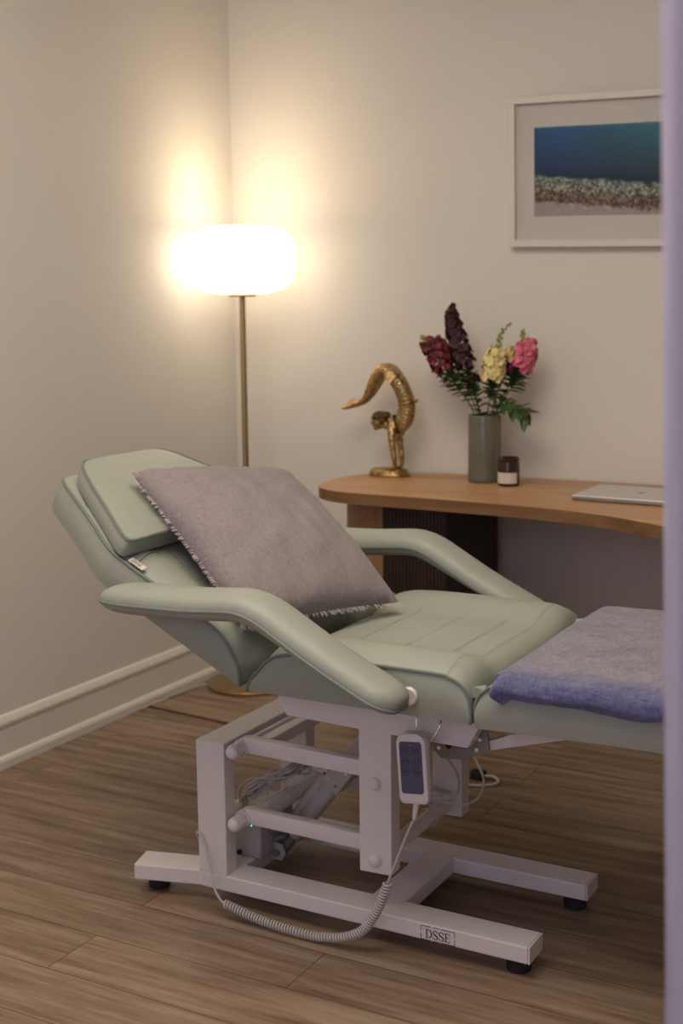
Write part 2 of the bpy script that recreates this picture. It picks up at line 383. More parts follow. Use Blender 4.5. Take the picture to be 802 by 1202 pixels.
def pad(stations, disp, frame, k=5, nt=28, bulge=.006, edge=.006):
    """stations (u, wtop, wbottom, halfwidth) swept along u; returns mesh and its piping loop"""
    S = catmull([(a, b, c) for a, b, c, _ in stations], k)
    Hh = [v.x for v in catmull([(h, 0, 0) for *_, h in stations], k)]
    bm = new(); top = []; n = len(S)
    def rows(make, m):
        g = [[bm.verts.new(frame(*make(i, j/m))) for j in range(m+1)] for i in range(n)]
        for i in range(n-1):
            for j in range(m): bm.faces.new((g[i][j], g[i][j+1], g[i+1][j+1], g[i+1][j]))
        return g
    def ft(i, q):
        t = -1+2*q; t = math.sin(t*math.pi/2)*.35+t*.65
        s = S[i]; e = min(1, (S[i].y-S[i].z)/.05)
        return (s.x, YC+t*Hh[i], s.y+(disp(s.x, t)-edge*abs(t)**14)*e)
    top = rows(ft, nt)
    for sg in (-1, 1):
        def fs(i, q, sg=sg):
            s = S[i]; wd = s.y-s.z; e = min(1, wd/.05)
            return (s.x, YC+sg*(Hh[i]+bulge*math.sin(q*math.pi)*e*min(1, i/4, (n-1-i)/4)), s.y-edge*e+(s.z-s.y+edge*e)*q)
        rows(fs, 5)
    rows(lambda i, q: (S[i].x, YC+(-1+2*q)*Hh[i], S[i].z), 4)
    for i in (0, n-1):
        s = S[i]
        if s.y-s.z > .004:
            g = [[bm.verts.new(frame(s.x, YC+(-1+2*a/8)*Hh[i], (s.y-edge)+(s.z-s.y+edge)*b_/3)) for a in range(9)] for b_ in range(4)]
            for b_ in range(3):
                for a in range(8): bm.faces.new((g[b_][a], g[b_][a+1], g[b_+1][a+1], g[b_+1][a]))
    loopa = [frame(S[i].x, YC-Hh[i]-.001, S[i].y-edge*.6) for i in range(n)]
    loopb = [frame(S[i].x, YC+Hh[i]+.001, S[i].y-edge*.6) for i in range(n)]
    mid0 = [frame(S[0].x, YC+t*Hh[0], S[0].y-edge*.4) for t in (-.6, 0, .6)]
    mid1 = [frame(S[-1].x, YC+t*Hh[-1], S[-1].y-edge*.4) for t in (.6, 0, -.6)]
    return bm, loopa+mid1[::-1]+loopb[::-1]+mid0[::-1], loopa, loopb
def flat(x, y, z): return (x, y, z)
def back(u, y, w_): return (-1.42-.887*u+.461*w_, y, .6357+.461*u+.887*w_)
def piping(loop, parent, closed=True, r=.0034):
    return obj('piping', tube(new(), loop, r, 6, closed), 'pipe', parent)
def seatdisp(x, t):
    a = abs(t); d = 0
    if a > .55: d += .016*math.sin((a-.55)/.45*math.pi)**.8
    else: d -= .008*min(1, (.55-a)/.12)
    d -= .004*math.exp(-((a-.55)/.02)**2)
    return d+.002*noise.noise(Vector((x*9, t*3, 1)))
ss = [(-1.402, .545, .540, .309), (-1.392, .568, .540, .309), (-1.376, .586, .540, .309), (-1.348, .614, .540, .309), (-1.309, .628, .540, .309), (-1.24, .632, .540, .309), (-1.0, .632, .541, .309), (-.962, .628, .541, .309), (-.938, .617, .541, .309), (-.924, .598, .541, .309), (-.918, .57, .541, .309), (-.919, .547, .542, .309)]
bm, lp, la, lb = pad(ss, seatdisp, flat)
seat = obj('seat_cushion', bm, 'vinyl', couch, angle=50); piping(lp, seat)
# inner seams between bolsters and centre panel
def seat_z(x, y): return .632+seatdisp(x, (y-YC)/.309)
for sg in (-1, 1):
    obj('seam', tube(new(), [(x, YC+sg*.55*.309, seat_z(x, YC+sg*.55*.309)) for x in [-1.28+.03*i for i in range(11)]], .0014, 5), 'pipe', seat)
for x in (-1.238, -1.134, -1.128, -1.032, -1.026):
    obj('seam', tube(new(), [(x, YC+.155*q/8, seat_z(x, YC+.155*q/8)+.0002) for q in range(-8, 9)], .0011, 5), 'vinyl', seat)
def legdisp(x, t):
    return .004*(1-t*t)+.002*noise.noise(Vector((x*8, t*3, 5)))
ls = [(-.906, .548, .540, .309), (-.909, .575, .537, .309), (-.903, .598, .536, .309), (-.888, .614, .536, .309), (-.86, .622, .537, .309), (-.7, .625, .541, .309), (-.45, .625, .543, .309), (-.31, .625, .543, .309), (-.27, .612, .543, .309), (-.26, .58, .543, .309), (-.262, .55, .545, .309)]
bm, lp, la, lb = pad(ls, legdisp, flat)
leg_rest = obj('leg_rest_cushion', bm, 'vinyl', couch, angle=50); piping(lp, leg_rest)
def backdisp(u, t):
    a = abs(t); d = 0
    if u < .5:
        if a > .62: d += .010*math.sin((a-.62)/.38*math.pi)
        d -= .004*math.exp(-((a-.62)/.015)**2)
        d += .004*(1-min(1, a/.62)**2)
    return d+.002*noise.noise(Vector((u*9, t*3, 9)))
bs_ = [(-.040, -.0740, -.079, .309), (-.026, -.0467, -.08, .309), (-.005, -.029, -.08, .309), (.03, -.0096, -.08, .309), (.075, 0, -.08, .309), (.2, 0, -.08, .309), (.33, 0, -.08, .307), (.386, 0, -.08, .290), (.441, 0, -.08, .261), (.51, 0, -.08, .228), (.594, 0, -.08, .190), (.622, -.002, -.08, .170), (.634, -.012, -.078, .15), (.638, -.04, -.07, .135)]
bm, lp, la, lb = pad(bs_, backdisp, back)
backrest = obj('backrest_cushion', bm, 'vinyl', couch, angle=50); piping(lp, backrest)
# curved seam where the back panel begins
t = new(); tube(t, catmull([back(u_, YC+q_*.99, backdisp(u_, q_/.309)+.0006) for u_, q_ in ((.290, -.300), (.300, -.262), (.307, -.22), (.306, -.19), (.298, -.172), (.27, -.178), (.23, -.186), (.17, -.190))], 6), .0013, 5)
obj('seam', t, 'pipe', backrest)
def headdisp(u, t):
    c = max(0, 1-((u-.46)/.17)**2)
    return .014*(1-t*t)*c+.0015*noise.noise(Vector((u*12, t*3, 2)))
hs = [(.313, .052, .012, .300), (.318, .052, .008, .313), (.335, .052, .006, .312), (.38, .052, .006, .288), (.44, .052, .006, .254), (.50, .052, .006, .222), (.56, .052, .006, .186), (.59, .051, .008, .163), (.606, .049, .012, .140), (.612, .046, .02, .115)]
bm, lp, la, lb = pad(hs, headdisp, back, bulge=.004)
head = obj('headrest_pillow', bm, 'vinyl', couch, angle=50); piping(lp, head, r=.0036)

# woven maker's tag on the side edge of the backrest
def stroke(bm, pts, wd, f, th=.0006):
    """flat ribbon, constant or per-point width; pts 2-D; f maps (a, b, lift)"""
    P = [Vector((p[0], p[1], 0)) for p in pts]; n = len(P)
    W = wd if isinstance(wd, list) else [wd]*n; L = []; Rr = []
    for i in range(n):
        d = (P[min(i+1, n-1)]-P[max(i-1, 0)]).normalized(); q = Vector((-d.y, d.x, 0))*W[i]*.5
        L.append(P[i]+q); Rr.append(P[i]-q)
    for lift in (0, th):
        pass
    a0 = [bm.verts.new(f(v.x, v.y, th)) for v in L]; a1 = [bm.verts.new(f(v.x, v.y, th)) for v in Rr]
    b0 = [bm.verts.new(f(v.x, v.y, 0)) for v in L]; b1 = [bm.verts.new(f(v.x, v.y, 0)) for v in Rr]
    for i in range(n-1):
        for q in ((a0[i], a0[i+1], a1[i+1], a1[i]), (b0[i], b1[i], b1[i+1], b0[i+1]), (a0[i], b0[i], b0[i+1], a0[i+1]), (a1[i], a1[i+1], b1[i+1], b1[i])): bm.faces.new(q)
def letters(bm, f, h):
    """serif D S S E, cap height h, starting at a=0; returns width"""
    x = 0; s = h
    def F(x0): return lambda a, b, l: f(x0+a*s, b*s, l)
    g = F(x)
    stroke(bm, [(.16, 0), (.16, 1)], .13, g); stroke(bm, [(0, .02), (.34, .02)], .05, g); stroke(bm, [(0, .98), (.34, .98)], .05, g)
    arc = [(.30+.42*math.sin(math.pi*i/12), .5+.48*math.cos(math.pi*i/12)) for i in range(13)]
    stroke(bm, arc, [.05+.10*math.sin(math.pi*i/12) for i in range(13)], g)
    x += .86*s
    for _ in range(2):
        g = F(x)
        sp = catmull([(.56, .80, 0), (.42, .96, 0), (.24, .96, 0), (.09, .80, 0), (.14, .60, 0), (.34, .49, 0), (.54, .36, 0), (.56, .17, 0), (.40, .03, 0), (.20, .03, 0), (.05, .20, 0)], 4)
        m_ = len(sp); stroke(bm, [(p.x, p.y) for p in sp], [.05+.10*math.sin(math.pi*i/(m_-1))**2 for i in range(m_)], g)
        stroke(bm, [(.57, .97), (.57, .70)], .04, g); stroke(bm, [(.04, .30), (.04, .02)], .04, g)
        x += .70*s
    g = F(x)
    stroke(bm, [(.16, 0), (.16, 1)], .13, g); stroke(bm, [(0, .02), (.62, .02)], .05, g); stroke(bm, [(0, .98), (.60, .98)], .05, g)
    stroke(bm, [(.16, .52), (.46, .52)], .05, g); stroke(bm, [(.60, 0), (.62, .25)], .05, g); stroke(bm, [(.58, 1), (.60, .77)], .05, g); stroke(bm, [(.46, .40), (.46, .64)], .04, g)
    return x+.66*s
tg_u0, tg_u1 = .268, .305
def tagf(a, b, lift):     # a runs down the back toward the seat, b toward the centre
    return back(.305-a, YC-.309+b-.001+.004, .004+.002+b*.25+lift)
t = new(); pts = [(0, -.004), (.040, -.004), (.040, .010), (0, .010)]
vs = [t.verts.new(tagf(a, b, l)) for l in (0, .0012) for a, b in pts]
for f_ in ((3, 2, 1, 0), (4, 5, 6, 7), (0, 1, 5, 4), (1, 2, 6, 5), (2, 3, 7, 6), (3, 0, 4, 7)): t.faces.new([vs[i] for i in f_])
tagp = obj('maker_tag', t, 'paper', backrest, smooth=False, label='small white woven tag with dark lettering')
t = new(); letters(t, lambda a, b, l: tagf(.006+a, b-.001, .0013+l*.5), .0085)
obj('tag_lettering', t, 'ink', tagp, smooth=False) if False else None
tl = t
# joined into the tag as a second material
for f_ in tl.faces: f_.material_index = 1
bm = new(); bm.from_mesh(tagp.data); bmesh.ops.translate(tl, verts=tl.verts[:], vec=-wloc(tagp))
merge(bm, tl); bm.to_mesh(tagp.data); bm.free(); tagp.data.materials.append(M_['ink'])

# armrests
def armrest(ysgn):
    yc = YC+ysgn*.374
    path = catmull([(-1.700, 0, .712), (-1.685, 0, .713), (-1.64, 0, .7155), (-1.56, 0, .7175), (-1.47, 0, .720), (-1.40, 0, .7255), (-1.352, 0, .7275), (-1.31, 0, .7165), (-1.26, 0, .690), (-1.19, 0, .6510), (-1.11, 0, .6115), (-1.06, 0, .5885), (-1.035, 0, .578), (-1.025, 0, .573)], 5)
    n = len(path); bm = new(); rings = []; pipe_a = []; pipe_b = []
    cum = [0]
    for i in range(1, n): cum.append(cum[-1]+(path[i]-path[i-1]).length)
    Lt = cum[-1]
    for i, p in enumerate(path):
        d = (path[min(i+1, n-1)]-path[max(i-1, 0)]).normalized(); nrm = Vector((-d.z, 0, d.x))
        if nrm.z < 0: nrm = -nrm
        s0 = cum[i]; s1 = Lt-cum[i]
        hw = .054*min(1, math.sqrt(max(0, 1-(1-min(1, s0/.11))**2))*.85+.15)*(math.sqrt(max(0, 1-(1-min(1, s1/.055))**2))*.8+.2)
        ht = .036*(math.sqrt(max(0, 1-(1-min(1, s0/.10))**2))*.75+.25)*(math.sqrt(max(0, 1-(1-min(1, s1/.03))**2))*.6+.4)
        hb = .026*(math.sqrt(max(0, 1-(1-min(1, s0/.08))**2))*.85+.15)*(math.sqrt(max(0, 1-(1-min(1, s1/.03))**2))*.6+.4)
        if s0 > .40: hb *= max(.62, 1-(s0-.40)*3)
        ring = []
        m = 12
        for k in range(m+1):        # over the top
            a = math.pi*k/m; ca, sa = math.cos(a), math.sin(a)
            ring.append(p+Vector((0, hw*ca*(1 if abs(ca) < .99 else 1), 0))+nrm*(ht*sa**.75 if sa > 1e-6 else 0))
        for k in range(1, m):        # below
            a = math.pi+math.pi*k/m; ca, sa = math.cos(a), -math.sin(a)
            ring.append(p+Vector((0, hw*ca*.96, 0))-nrm*(hb*max(0, sa)**.7))
        rings.append([bm.verts.new((v.x, yc+v.y, v.z)) for v in ring])
        pipe_a.append((p.x, yc+hw+.0005, p.z)); pipe_b.append((p.x, yc-hw-.0005, p.z))
    K = len(rings[0])
    for i in range(n-1):
        for k in range(K): bm.faces.new((rings[i][k], rings[i][(k+1) % K], rings[i+1][(k+1) % K], rings[i+1][k]))
    bm.faces.new(rings[0]); bm.faces.new(rings[-1][::-1])
    a = obj('armrest', bm, 'vinyl', couch, angle=60); piping(pipe_a+pipe_b[::-1], a, r=.0032)
    # hinge plate joining the pad to the seat side
    bm = new(); lathe_pts = [(0, 0), (.017, 0), (.018, .003), (.018, .012), (.015, .015), (0, .015)]
    t2 = bmesh.new(); lathe(t2, lathe_pts, (0, 0, 0), 24)
    y_in = YC+ysgn*.306
    merge(bm, t2, Matrix.Translation((-1.039, y_in, .580)) @ Matrix.Rotation(R(90)*(-ysgn), 4, 'X'))
    obj('armrest_hinge', bm, 'white', a)
    return a
armrest(-1); armrest(1)

# frame
TB, BB = .072, .036     # top and bottom of the base tubes
bm = new()
outl = [(-.846, 2.25), (-.846, 2.323), (-1.143, 2.323), (-1.143, 2.563), (-.836, 2.563), (-.836, 2.638), (-1.62, 2.638), (-1.775, 2.680), (-1.792, 2.607), (-1.62, 2.563), (-1.535, 2.563), (-1.535, 2.323), (-1.66, 2.323), (-1.778, 2.283), (-1.762, 2.208), (-1.614, 2.25)]
# U-shaped rails, stubs and cross members with a hollow between them
def rail(bm, pts): prism(bm, pts, BB, TB, .003, 'xy')
rail(bm, [(-1.60, 2.25), (-.846, 2.25), (-.846, 2.323), (-1.60, 2.323)])
rail(bm, [(-1.614, 2.251), (-1.598, 2.2505), (-1.598, 2.3225), (-1.64, 2.3225), (-1.783, 2.282), (-1.762, 2.208)])
rail(bm, [(-1.60, 2.565), (-.836, 2.565), (-.836, 2.638), (-1.60, 2.638)])
rail(bm, [(-1.598, 2.6375), (-1.614, 2.637), (-1.762, 2.68), (-1.783, 2.606), (-1.64, 2.5655), (-1.598, 2.5655)])
rail(bm, [(-1.220, 2.318), (-1.143, 2.318), (-1.143, 2.57), (-1.220, 2.57)])
rail(bm, [(-1.614, 2.318), (-1.538, 2.318), (-1.538, 2.57), (-1.614, 2.57)])
base = obj('base_frame', bm, 'white', couch, smooth=False)
t = new()
box(t, -.8455, -.842, 2.2505, 2.3225, BB+.0005, TB-.0005, .0008); obj('end_cap', t, 'white', base, smooth=False)
t = new(); box(t, -.8355, -.832, 2.5655, 2.6375, BB+.0005, TB-.0005, .0008); obj('end_cap', t, 'white', base, smooth=False)
for (x, y) in ((-.880, 2.294), (-.872, 2.605), (-1.742, 2.274), (-1.745, 2.638)):
    t = new(); lathe(t, [(0, 0), (.022, 0), (.025, .003), (.025, .020), (.021, .024), (.009, .025), (.009, BB+.002), (0, BB+.002)], (x, y, 0), 20)
    obj('rubber_foot', t, 'black', couch)
# lettering on the front rail
t = new(); fy = 2.25
ff = lambda a, b, l: (-1.0635+a, fy-l, .0425+b)
wd = letters(t, ff, .0185)
gap = .006
fr = lambda pts: stroke(t, pts, .0011, lambda a, b, l: (-1.0635+a, fy-l, .0425+b))
fr([(-.010, -.0045), (-.010, .008)]); fr([(-.010, .0125), (-.010, .0245)])
fr([(wd+.010, -.0045), (wd+.010, .008)]); fr([(wd+.010, .0125), (wd+.010, .0245)])
for zz in (-.0045, .0245):
    fr([(-.0105, zz), (.012, zz)]); fr([(.017, zz), (wd*.55, zz)]); fr([(wd*.55+.005, zz), (wd+.0105, zz)])
obj('printed_lettering', t, 'ink', base, smooth=False, label='black serif letters DSSE in a thin box')
# portal over the foot end of the lift
bm = new()
box(bm, -1.614, -1.541, 2.250, 2.290, TB-.002, .372, .0025)
box(bm, -1.614, -1.541, 2.598, 2.638, TB-.002, .372, .0025)
box(bm, -1.6135, -1.5415, 2.286, 2.602, .335, .3715, .0025)
obj('support_portal', bm, 'white', couch, smooth=False)
# lifting head: uprights hanging from the apron
bm = new()
for (ya, yb) in ((2.25, 2.290), (2.600, 2.643)):
    prism(bm, [(-1.424, .541), (-1.382, .459), (-1.212, .4545), (-1.212, .154), (-1.139, .156), (-1.139, .4535), (-.974, .4515), (-.925, .541)], ya, yb, .002)
box(bm, -1.36, -1.32, 2.288, 2.602, .49, .538, .002); box(bm, -1.03, -.99, 2.288, 2.602, .49, .538, .002)
obj('upper_frame', bm, 'white', couch, smooth=False)
# pivot rods
def ydome(bm, x, z, y0, y1, r, rd=None, dome=.012):
    n_ = 6; P = []
    rd = rd or r
    tube(bm, [(x, y0, z), (x, y1, z)], r, 20)
    pts = [(x, y0-dome*math.sin(a*math.pi/2/n_)*1.0, z) for a in range(n_+1)]; rad = [rd*math.cos(a*math.pi/2/n_*.985) for a in range(n_+1)]
    tube(bm, pts, rad, 20)
XLP, XRP = -1.520, -1.176
for (x, z) in ((XLP, .356), (XLP, .193)):
    bm = new(); ydome(bm, x, z, 2.252, 2.655, .0125, .0155, .012)
    tube(bm, [(x, 2.256, z), (x, 2.278, z)], .0165, 22)
    obj('pivot_rod', bm, 'white', couch)
for (x, z) in ((XRP, .346), (XRP, .183)):
    bm = new(); tube(bm, [(x, 2.285, z), (x, 2.602, z)], .0165, 20)
    for y in (2.249,): ydome(bm, x, z, y, y+.004, .0145, .0145, .011)
    obj('pivot_rod', bm, 'white', couch)
# parallel lift arms
for (za, zb) in ((.3655, .3625), (.209, .2135)):
    pass
for y0 in (2.280, 2.572):
    for (z0, z1) in ((.362, .356), (.201, .196)):
        bm = new(); prism(bm, [(-1.512, z0-.016), (XRP+.012, z1-.016), (XRP+.012, z1+.018), (-1.512, z0+.018)], y0+.006, y0+.031, .002)
        tube(bm, [(XLP, y0+.002, z0-.006), (XLP, y0+.036, z0-.006)], .019, 20)
        obj('lift_arm', bm, 'white', couch, smooth=True)
# second square tube beside the top rod
bm = new(); box(bm, -1.497, -1.467, 2.32, 2.57, .345, .372, .003); obj('cross_tube', bm, 'white', couch, smooth=False)
bm = new(); tube(bm, [(XLP+.02, 2.31, .193), (XLP+.02, 2.575, .193)], .0175, 20); obj('cross_tube', bm, 'white', couch)
# actuator
bm = new()
A0 = Vector((-1.515, 2.44, .066)); A1 = Vector((-1.285, 2.44, .368))
d = (A1-A0).normalized()
tube(bm, [A0+d*.00, A0+d*.12], .0115, 16)
act = obj('actuator', bm, 'grey', couch)
bm = new(); tube(bm, [A0+d*.055, A0+d*.06, A0+d*.23, A0+d*.235], [.017, .020, .020, .018], 24)
nrm = Vector((-d.z, 0, d.x))
tube(bm, [A0+d*.085+nrm*.025, A0+d*.09+nrm*.025, A0+d*.22+nrm*.025, A0+d*.23+nrm*.025], [.010, .0125, .0125, .01], 16)
obj('actuator_body', bm, 'lgrey', act)
bm = new()
c = A0+d*.27
def obox(bm, c, a, b_, hx, hy, hz, bev=.002):
    """box with axes a (length), world Y and b_"""
    t2 = bmesh.new(); box(t2, -hx, hx, -hy, hy, -hz, hz, bev)
    mt = Matrix(((a.x, 0, b_.x, c.x), (a.y, 1, b_.y, c.y), (a.z, 0, b_.z, c.z), (0, 0, 0, 1)))
    merge(bm, t2, mt)
obox(bm, c, d, nrm, .042, .026, .024)
obj('motor_housing', bm, 'lgrey', act, smooth=False)
bm = new()
for (uu_, vv_) in ((-.026, .012), (-.026, -.010), (.016, -.012)):
    q = c+d*uu_+nrm*vv_; obj('screw', tube(new(), [(q.x, q.y-.0275, q.z), (q.x, q.y-.025, q.z)], .0035, 10), 'chrome', act)
bm = new(); q = c+d*.012+nrm*.010; tube(bm, [(q.x, q.y-.0268, q.z), (q.x, q.y-.025, q.z)], .005, 14); obj('hole_plug', bm, 'black', act)
bm = new()
for yy in (2.418, 2.458): obj('actuator_bracket', prism(new(), [(-1.60, .060), (-1.56, .074), (-1.525, .092), (-1.502, .088), (-1.494, .066), (-1.505, .050), (-1.57, .050)], yy, yy+.004), 'lgrey', couch, smooth=False)
bm = new(); tube(bm, [(-1.515, 2.408, .068), (-1.515, 2.468, .068)], .007, 12); obj('clevis_pin', bm, 'grey', act)
bm = new(); obox(bm, A0+d*.375, d, nrm, .070, .022, .020); obj('actuator_channel', bm, 'lgrey', act, smooth=False)
# small microphone-like side motor at the foot of the ram
bm = new(); tube(bm, [(-1.545, 2.40, .115), (-1.540, 2.40, .117), (-1.495, 2.40, .142), (-1.490, 2.40, .144)], [.008, .011, .011, .008], 14); tube(bm, [(-1.56, 2.41, .085), (-1.49, 2.41, .115)], .006, 10)
obj('limit_switch', bm, 'grey', act)
# control box
bm = new(); box(bm, -1.612, -1.520, 2.355, 2.500, TB, .178, .006, 3)
cb = obj('control_box', bm, 'lgrey', couch, angle=30)
bm = new(); box(bm, -1.545, -1.541, 2.3545, 2.356, .148, .151); 
m, n, l, b = nmat('green_led'); b.inputs['Emission Color'].default_value = (.1, 1, .45, 1); b.inputs['Emission Strength'].default_value = 1.2; b.inputs['Base Color'].default_value = (.1, .8, .4, 1)
l.new(ramp(n, l, noise_n(n, l, coords(n, l), 5), [(0, (.1, .9, .4)), (1, (.1, 1, .45))]), b.inputs['Emission Color']); M_['led'] = m
obj('indicator_light', bm, 'led', cb, smooth=False, label='tiny green indicator light')
bm = new(); tube(bm, [(-1.575, 2.354, .082), (-1.575, 2.350, .082)], .006, 12); obj('socket', bm, 'black', cb)
# leg rest hinge
bm = new()
prism(bm, [(-1.071, .452), (-1.071, .426), (-1.064, .415), (-1.053, .404), (-1.001, .408), (-.985, .420), (-.985, .452)], 2.300, 2.305)
hb = obj('hinge_bracket', bm, 'grey', couch, smooth=False)
bm = new(); prism(bm, [(-.998, .418), (-.969, .424), (-.946, .438), (-.955, .500), (-.985, .500)], 2.2935, 2.2985)
obj('hinge_bracket', bm, 'grey', couch, smooth=False); bm = new()
for yy in (2.585,): prism(bm, [(-1.071, .452), (-1.071, .426), (-1.053, .404), (-.969, .420), (-.946, .438), (-.955, .50), (-1.0, .50)], yy, yy+.005)
obj('hinge_bracket', bm, 'grey', couch, smooth=False)
bm = new()
for (x, z, y) in ((-1.056, .425, 2.300), (-.972, .436, 2.2935), (-.966, .458, 2.2935), (-.985, .447, 2.2935)): obj('bolt', tube(new(), [(x, y-.003, z), (x, y, z)], .0042, 12), 'chrome', hb)
bm = new(); tube(bm, [(-1.036, 2.2975, .432), (-1.036, 2.300, .432)], .006, 14); obj('hole_plug', bm, 'black', hb)
for yy in (2.30, 2.565): obj('leg_rest_bar', prism(new(), [(-.975, .445), (-.968, .430), (-.72, .502), (-.50, .527), (-.50, .541), (-.74, .541)], yy, yy+.022, .002), 'white', couch, smooth=False)
# folded vinyl gusset at the seat / leg-rest joint
for sg in (-1, 1):
    bm = new()
    y_ = YC+sg*.296
    gp = [(-.930, y_-sg*.004, .606), (-.914, y_+sg*.002, .609), (-.898, y_-sg*.004, .604), (-.914, y_-sg*.050, .600)]
    vs = [bm.verts.new(p) for p in gp]; lo_ = [bm.verts.new((p[0], p[1], p[2]-.02)) for p in gp]
    bm.faces.new(vs); bm.faces.new(lo_[::-1])
    for i in range(4): bm.faces.new((vs[i], vs[(i+1) % 4], lo_[(i+1) % 4], lo_[i]))
    obj('vinyl_gusset', bm, 'vinyl', couch)
# wire hook below the seat for the handset
bm = new()
tube(bm, catmull([(-1.064, 2.232, .541), (-1.064, 2.215, .522), (-1.062, 2.207, .50), (-1.058, 2.207, .478), (-1.045, 2.208, .468), (-1.030, 2.207, .474), (-1.018, 2.207, .49), (-1.013, 2.212, .508), (-1.013, 2.232, .541)], 6), .0022, 8)
obj('wire_hook', bm, 'chrome', couch, label='bent chrome wire hook')

# ------------------------------------------------------------------ handset with coiled cord
hx = Vector((-1.069, 2.200, .412))
hs_ = thing('remote_handset', 'white corded remote handset with purple keypad hanging from the wire hook under the seat', 'remote control', hx)
HM = Matrix.Translation(hx+Vector((.006, 0, .001))) @ Matrix.Scale(1.09, 4) @ Matrix.Rotation(R(-5), 4, 'Y') @ Matrix.Rotation(R(4), 4, 'Z') @ Matrix.Rotation(R(-3), 4, 'X')
def hobj(name, t, mat, parent, **k):
    bm = new(); merge(bm, t, HM); return obj(name, bm, mat, parent, **k)
t = bmesh.new(); prism(t, [(-.024, -.062), (.024, -.062), (.028, -.052), (.0285, .050), (.024, .060), (.012, .066), (-.012, .066), (-.024, .060), (-.0285, .050), (-.028, -.052)], -.013, .013, .005)
body = hobj('body', t, 'white', hs_, angle=40)
t = bmesh.new(); prism(t, [(-.018, -.042), (.018, -.042), (.021, -.038), (.021, .047), (.018, .051), (-.018, .051), (-.021, .047), (-.021, -.038)], -.0142, -.012)
kp = hobj('keypad', t, 'panel', hs_, smooth=False, label='dark purple membrane keypad')
icons = [[(-.004, .0025), (0, -.001), (.005, -.002)], [(-.004, .002), (.001, 0), (.005, -.0035)], [(-.005, .001), (0, 0), (.005, -.001)], [(-.005, 0), (.001, .001), (.005, -.0025)], [(-.005, 0), (.005, 0)], [(-.005, .0005), (.003, 0), (.005, -.002)]]
for r_ in range(3):
    for c_ in range(2):
        t = bmesh.new(); cx, cz = (-.0105+.021*c_, .036-.0195*r_)
        circ = [(cx+.0062*math.cos(a*math.pi/10), cz+.0062*math.sin(a*math.pi/10)) for a in range(21)]
        stroke(t, circ, .0009, lambda a, b, l: (a, -.0142-l*.5, b))
        stroke(t, [(cx+a, cz+b) for a, b in icons[r_*2+c_]], .0016, lambda a, b, l: (a, -.0142-l*.5, b))
        hobj('button', t, 'keyline', kp, smooth=False)
t = bmesh.new(); ball(t, (0, -.0143, .0455), .001, 1); hobj('indicator_light', t, 'paper', kp)
# strain relief and cord
Pb = HM @ Vector((0, 0, -.062)); Pd = Vector((-.005, 0, -.034))
bm = new(); tube(bm, [Pb+Pd*(i/12) for i in range(13)], [(.0062-.0025*i/12)*(1.12 if i % 2 else .95) for i in range(13)], 12); obj('strain_relief', bm, 'white', hs_)
cp = catmull([tuple(Pb+Pd), (-1.077, 2.200, .282), (-1.094, 2.198, .237), (-1.110, 2.197, .195), (-1.121, 2.197, .168)], 6)
bm = new(); tube(bm, cp, .0026, 8)
coilp = catmull([(-1.121, 2.197, .168), (-1.128, 2.197, .145), (-1.142, 2.198, .110), (-1.160, 2.199, .078), (-1.185, 2.200, .048), (-1.225, 2.200, .027), (-1.265, 2.200, .018), (-1.300, 2.200, .0135), (-1.373, 2.199, .0155), (-1.440, 2.199, .022), (-1.495, 2.198, .034), (-1.512, 2.198, .037)], 8)
L_ = [0]
for i in range(1, len(coilp)): L_.append(L_[-1]+(coilp[i]-coilp[i-1]).length)
def at_len(s):
    for i in range(1, len(L_)):
        if L_[i] >= s or i == len(L_)-1:
            f = (s-L_[i-1])/max(1e-9, L_[i]-L_[i-1]); return coilp[i-1].lerp(coilp[i], min(1, f)), (coilp[i]-coilp[i-1]).normalized()
turns = int(L_[-1]/.0068); hp = []
for i in range(turns*10+1):
    p, dd = at_len(L_[-1]*i/(turns*10)); q = Vector((0, 1, 0)); b2 = dd.cross(q).normalized(); a = 2*math.pi*i/10
    hp.append(p+(q*math.cos(a)+b2*math.sin(a))*.0078)
tube(bm, hp, .0027, 6)
tube(bm, catmull([(-1.512, 2.198, .037), (-1.525, 2.198, .045), (-1.545, 2.205, .067), (-1.562, 2.220, .092), (-1.578, 2.232, .118), (-1.598, 2.244, .150), (-1.612, 2.2465, .162), (-1.6175, 2.252, .150), (-1.618, 2.28, .110), (-1.618, 2.33, .090), (-1.617, 2.40, .085)], 6), .0026, 8)
obj('coiled_cord', bm, 'cable', hs_, label='coiled pinkish white cord sagging down to the floor')

# cable bundle draped over the lower rod
bm = new(); rnd = random.Random(3)
for j in range(9):
    o1, o2, o3 = rnd.uniform(-.012, .012), rnd.uniform(-.012, .012), rnd.uniform(-.012, .014)
    tube(bm, catmull([(-1.588+o1, 2.40+o2, .182), (-1.59+o2, 2.40+o1, .205+o3*.4), (-1.562+o2, 2.41+o1, .228+o3), (-1.528+o1, 2.43+o2, .245+o1), (-1.500+o3, 2.46+o1, .256+o2), (-1.486+o1, 2.49+o3, .262+o3*.7), (-1.490+o3, 2.51+o1, .246+o2), (-1.520+o1, 2.47+o2, .232+o3*.5), (-1.552+o3, 2.42+o1, .215+o1*.4), (-1.572+o2, 2.40+o1, .195)], 5), .0028, 6)
for j in range(3):
    o1 = rnd.uniform(-.006, .006); o2 = rnd.uniform(-.006, .006)
    tube(bm, catmull([(-1.50+o1, 2.48, .256+o2), (-1.46, 2.49+o1, .268+o2), (-1.42, 2.47+o2, .272+o1), (-1.385, 2.455+o1, .262), (-1.34+o1, 2.48, .255+o2), (-1.26, 2.53, .245+o1), (-1.19+o1, 2.57, .222), (-1.176, 2.575, .206)], 5), .0028, 6)
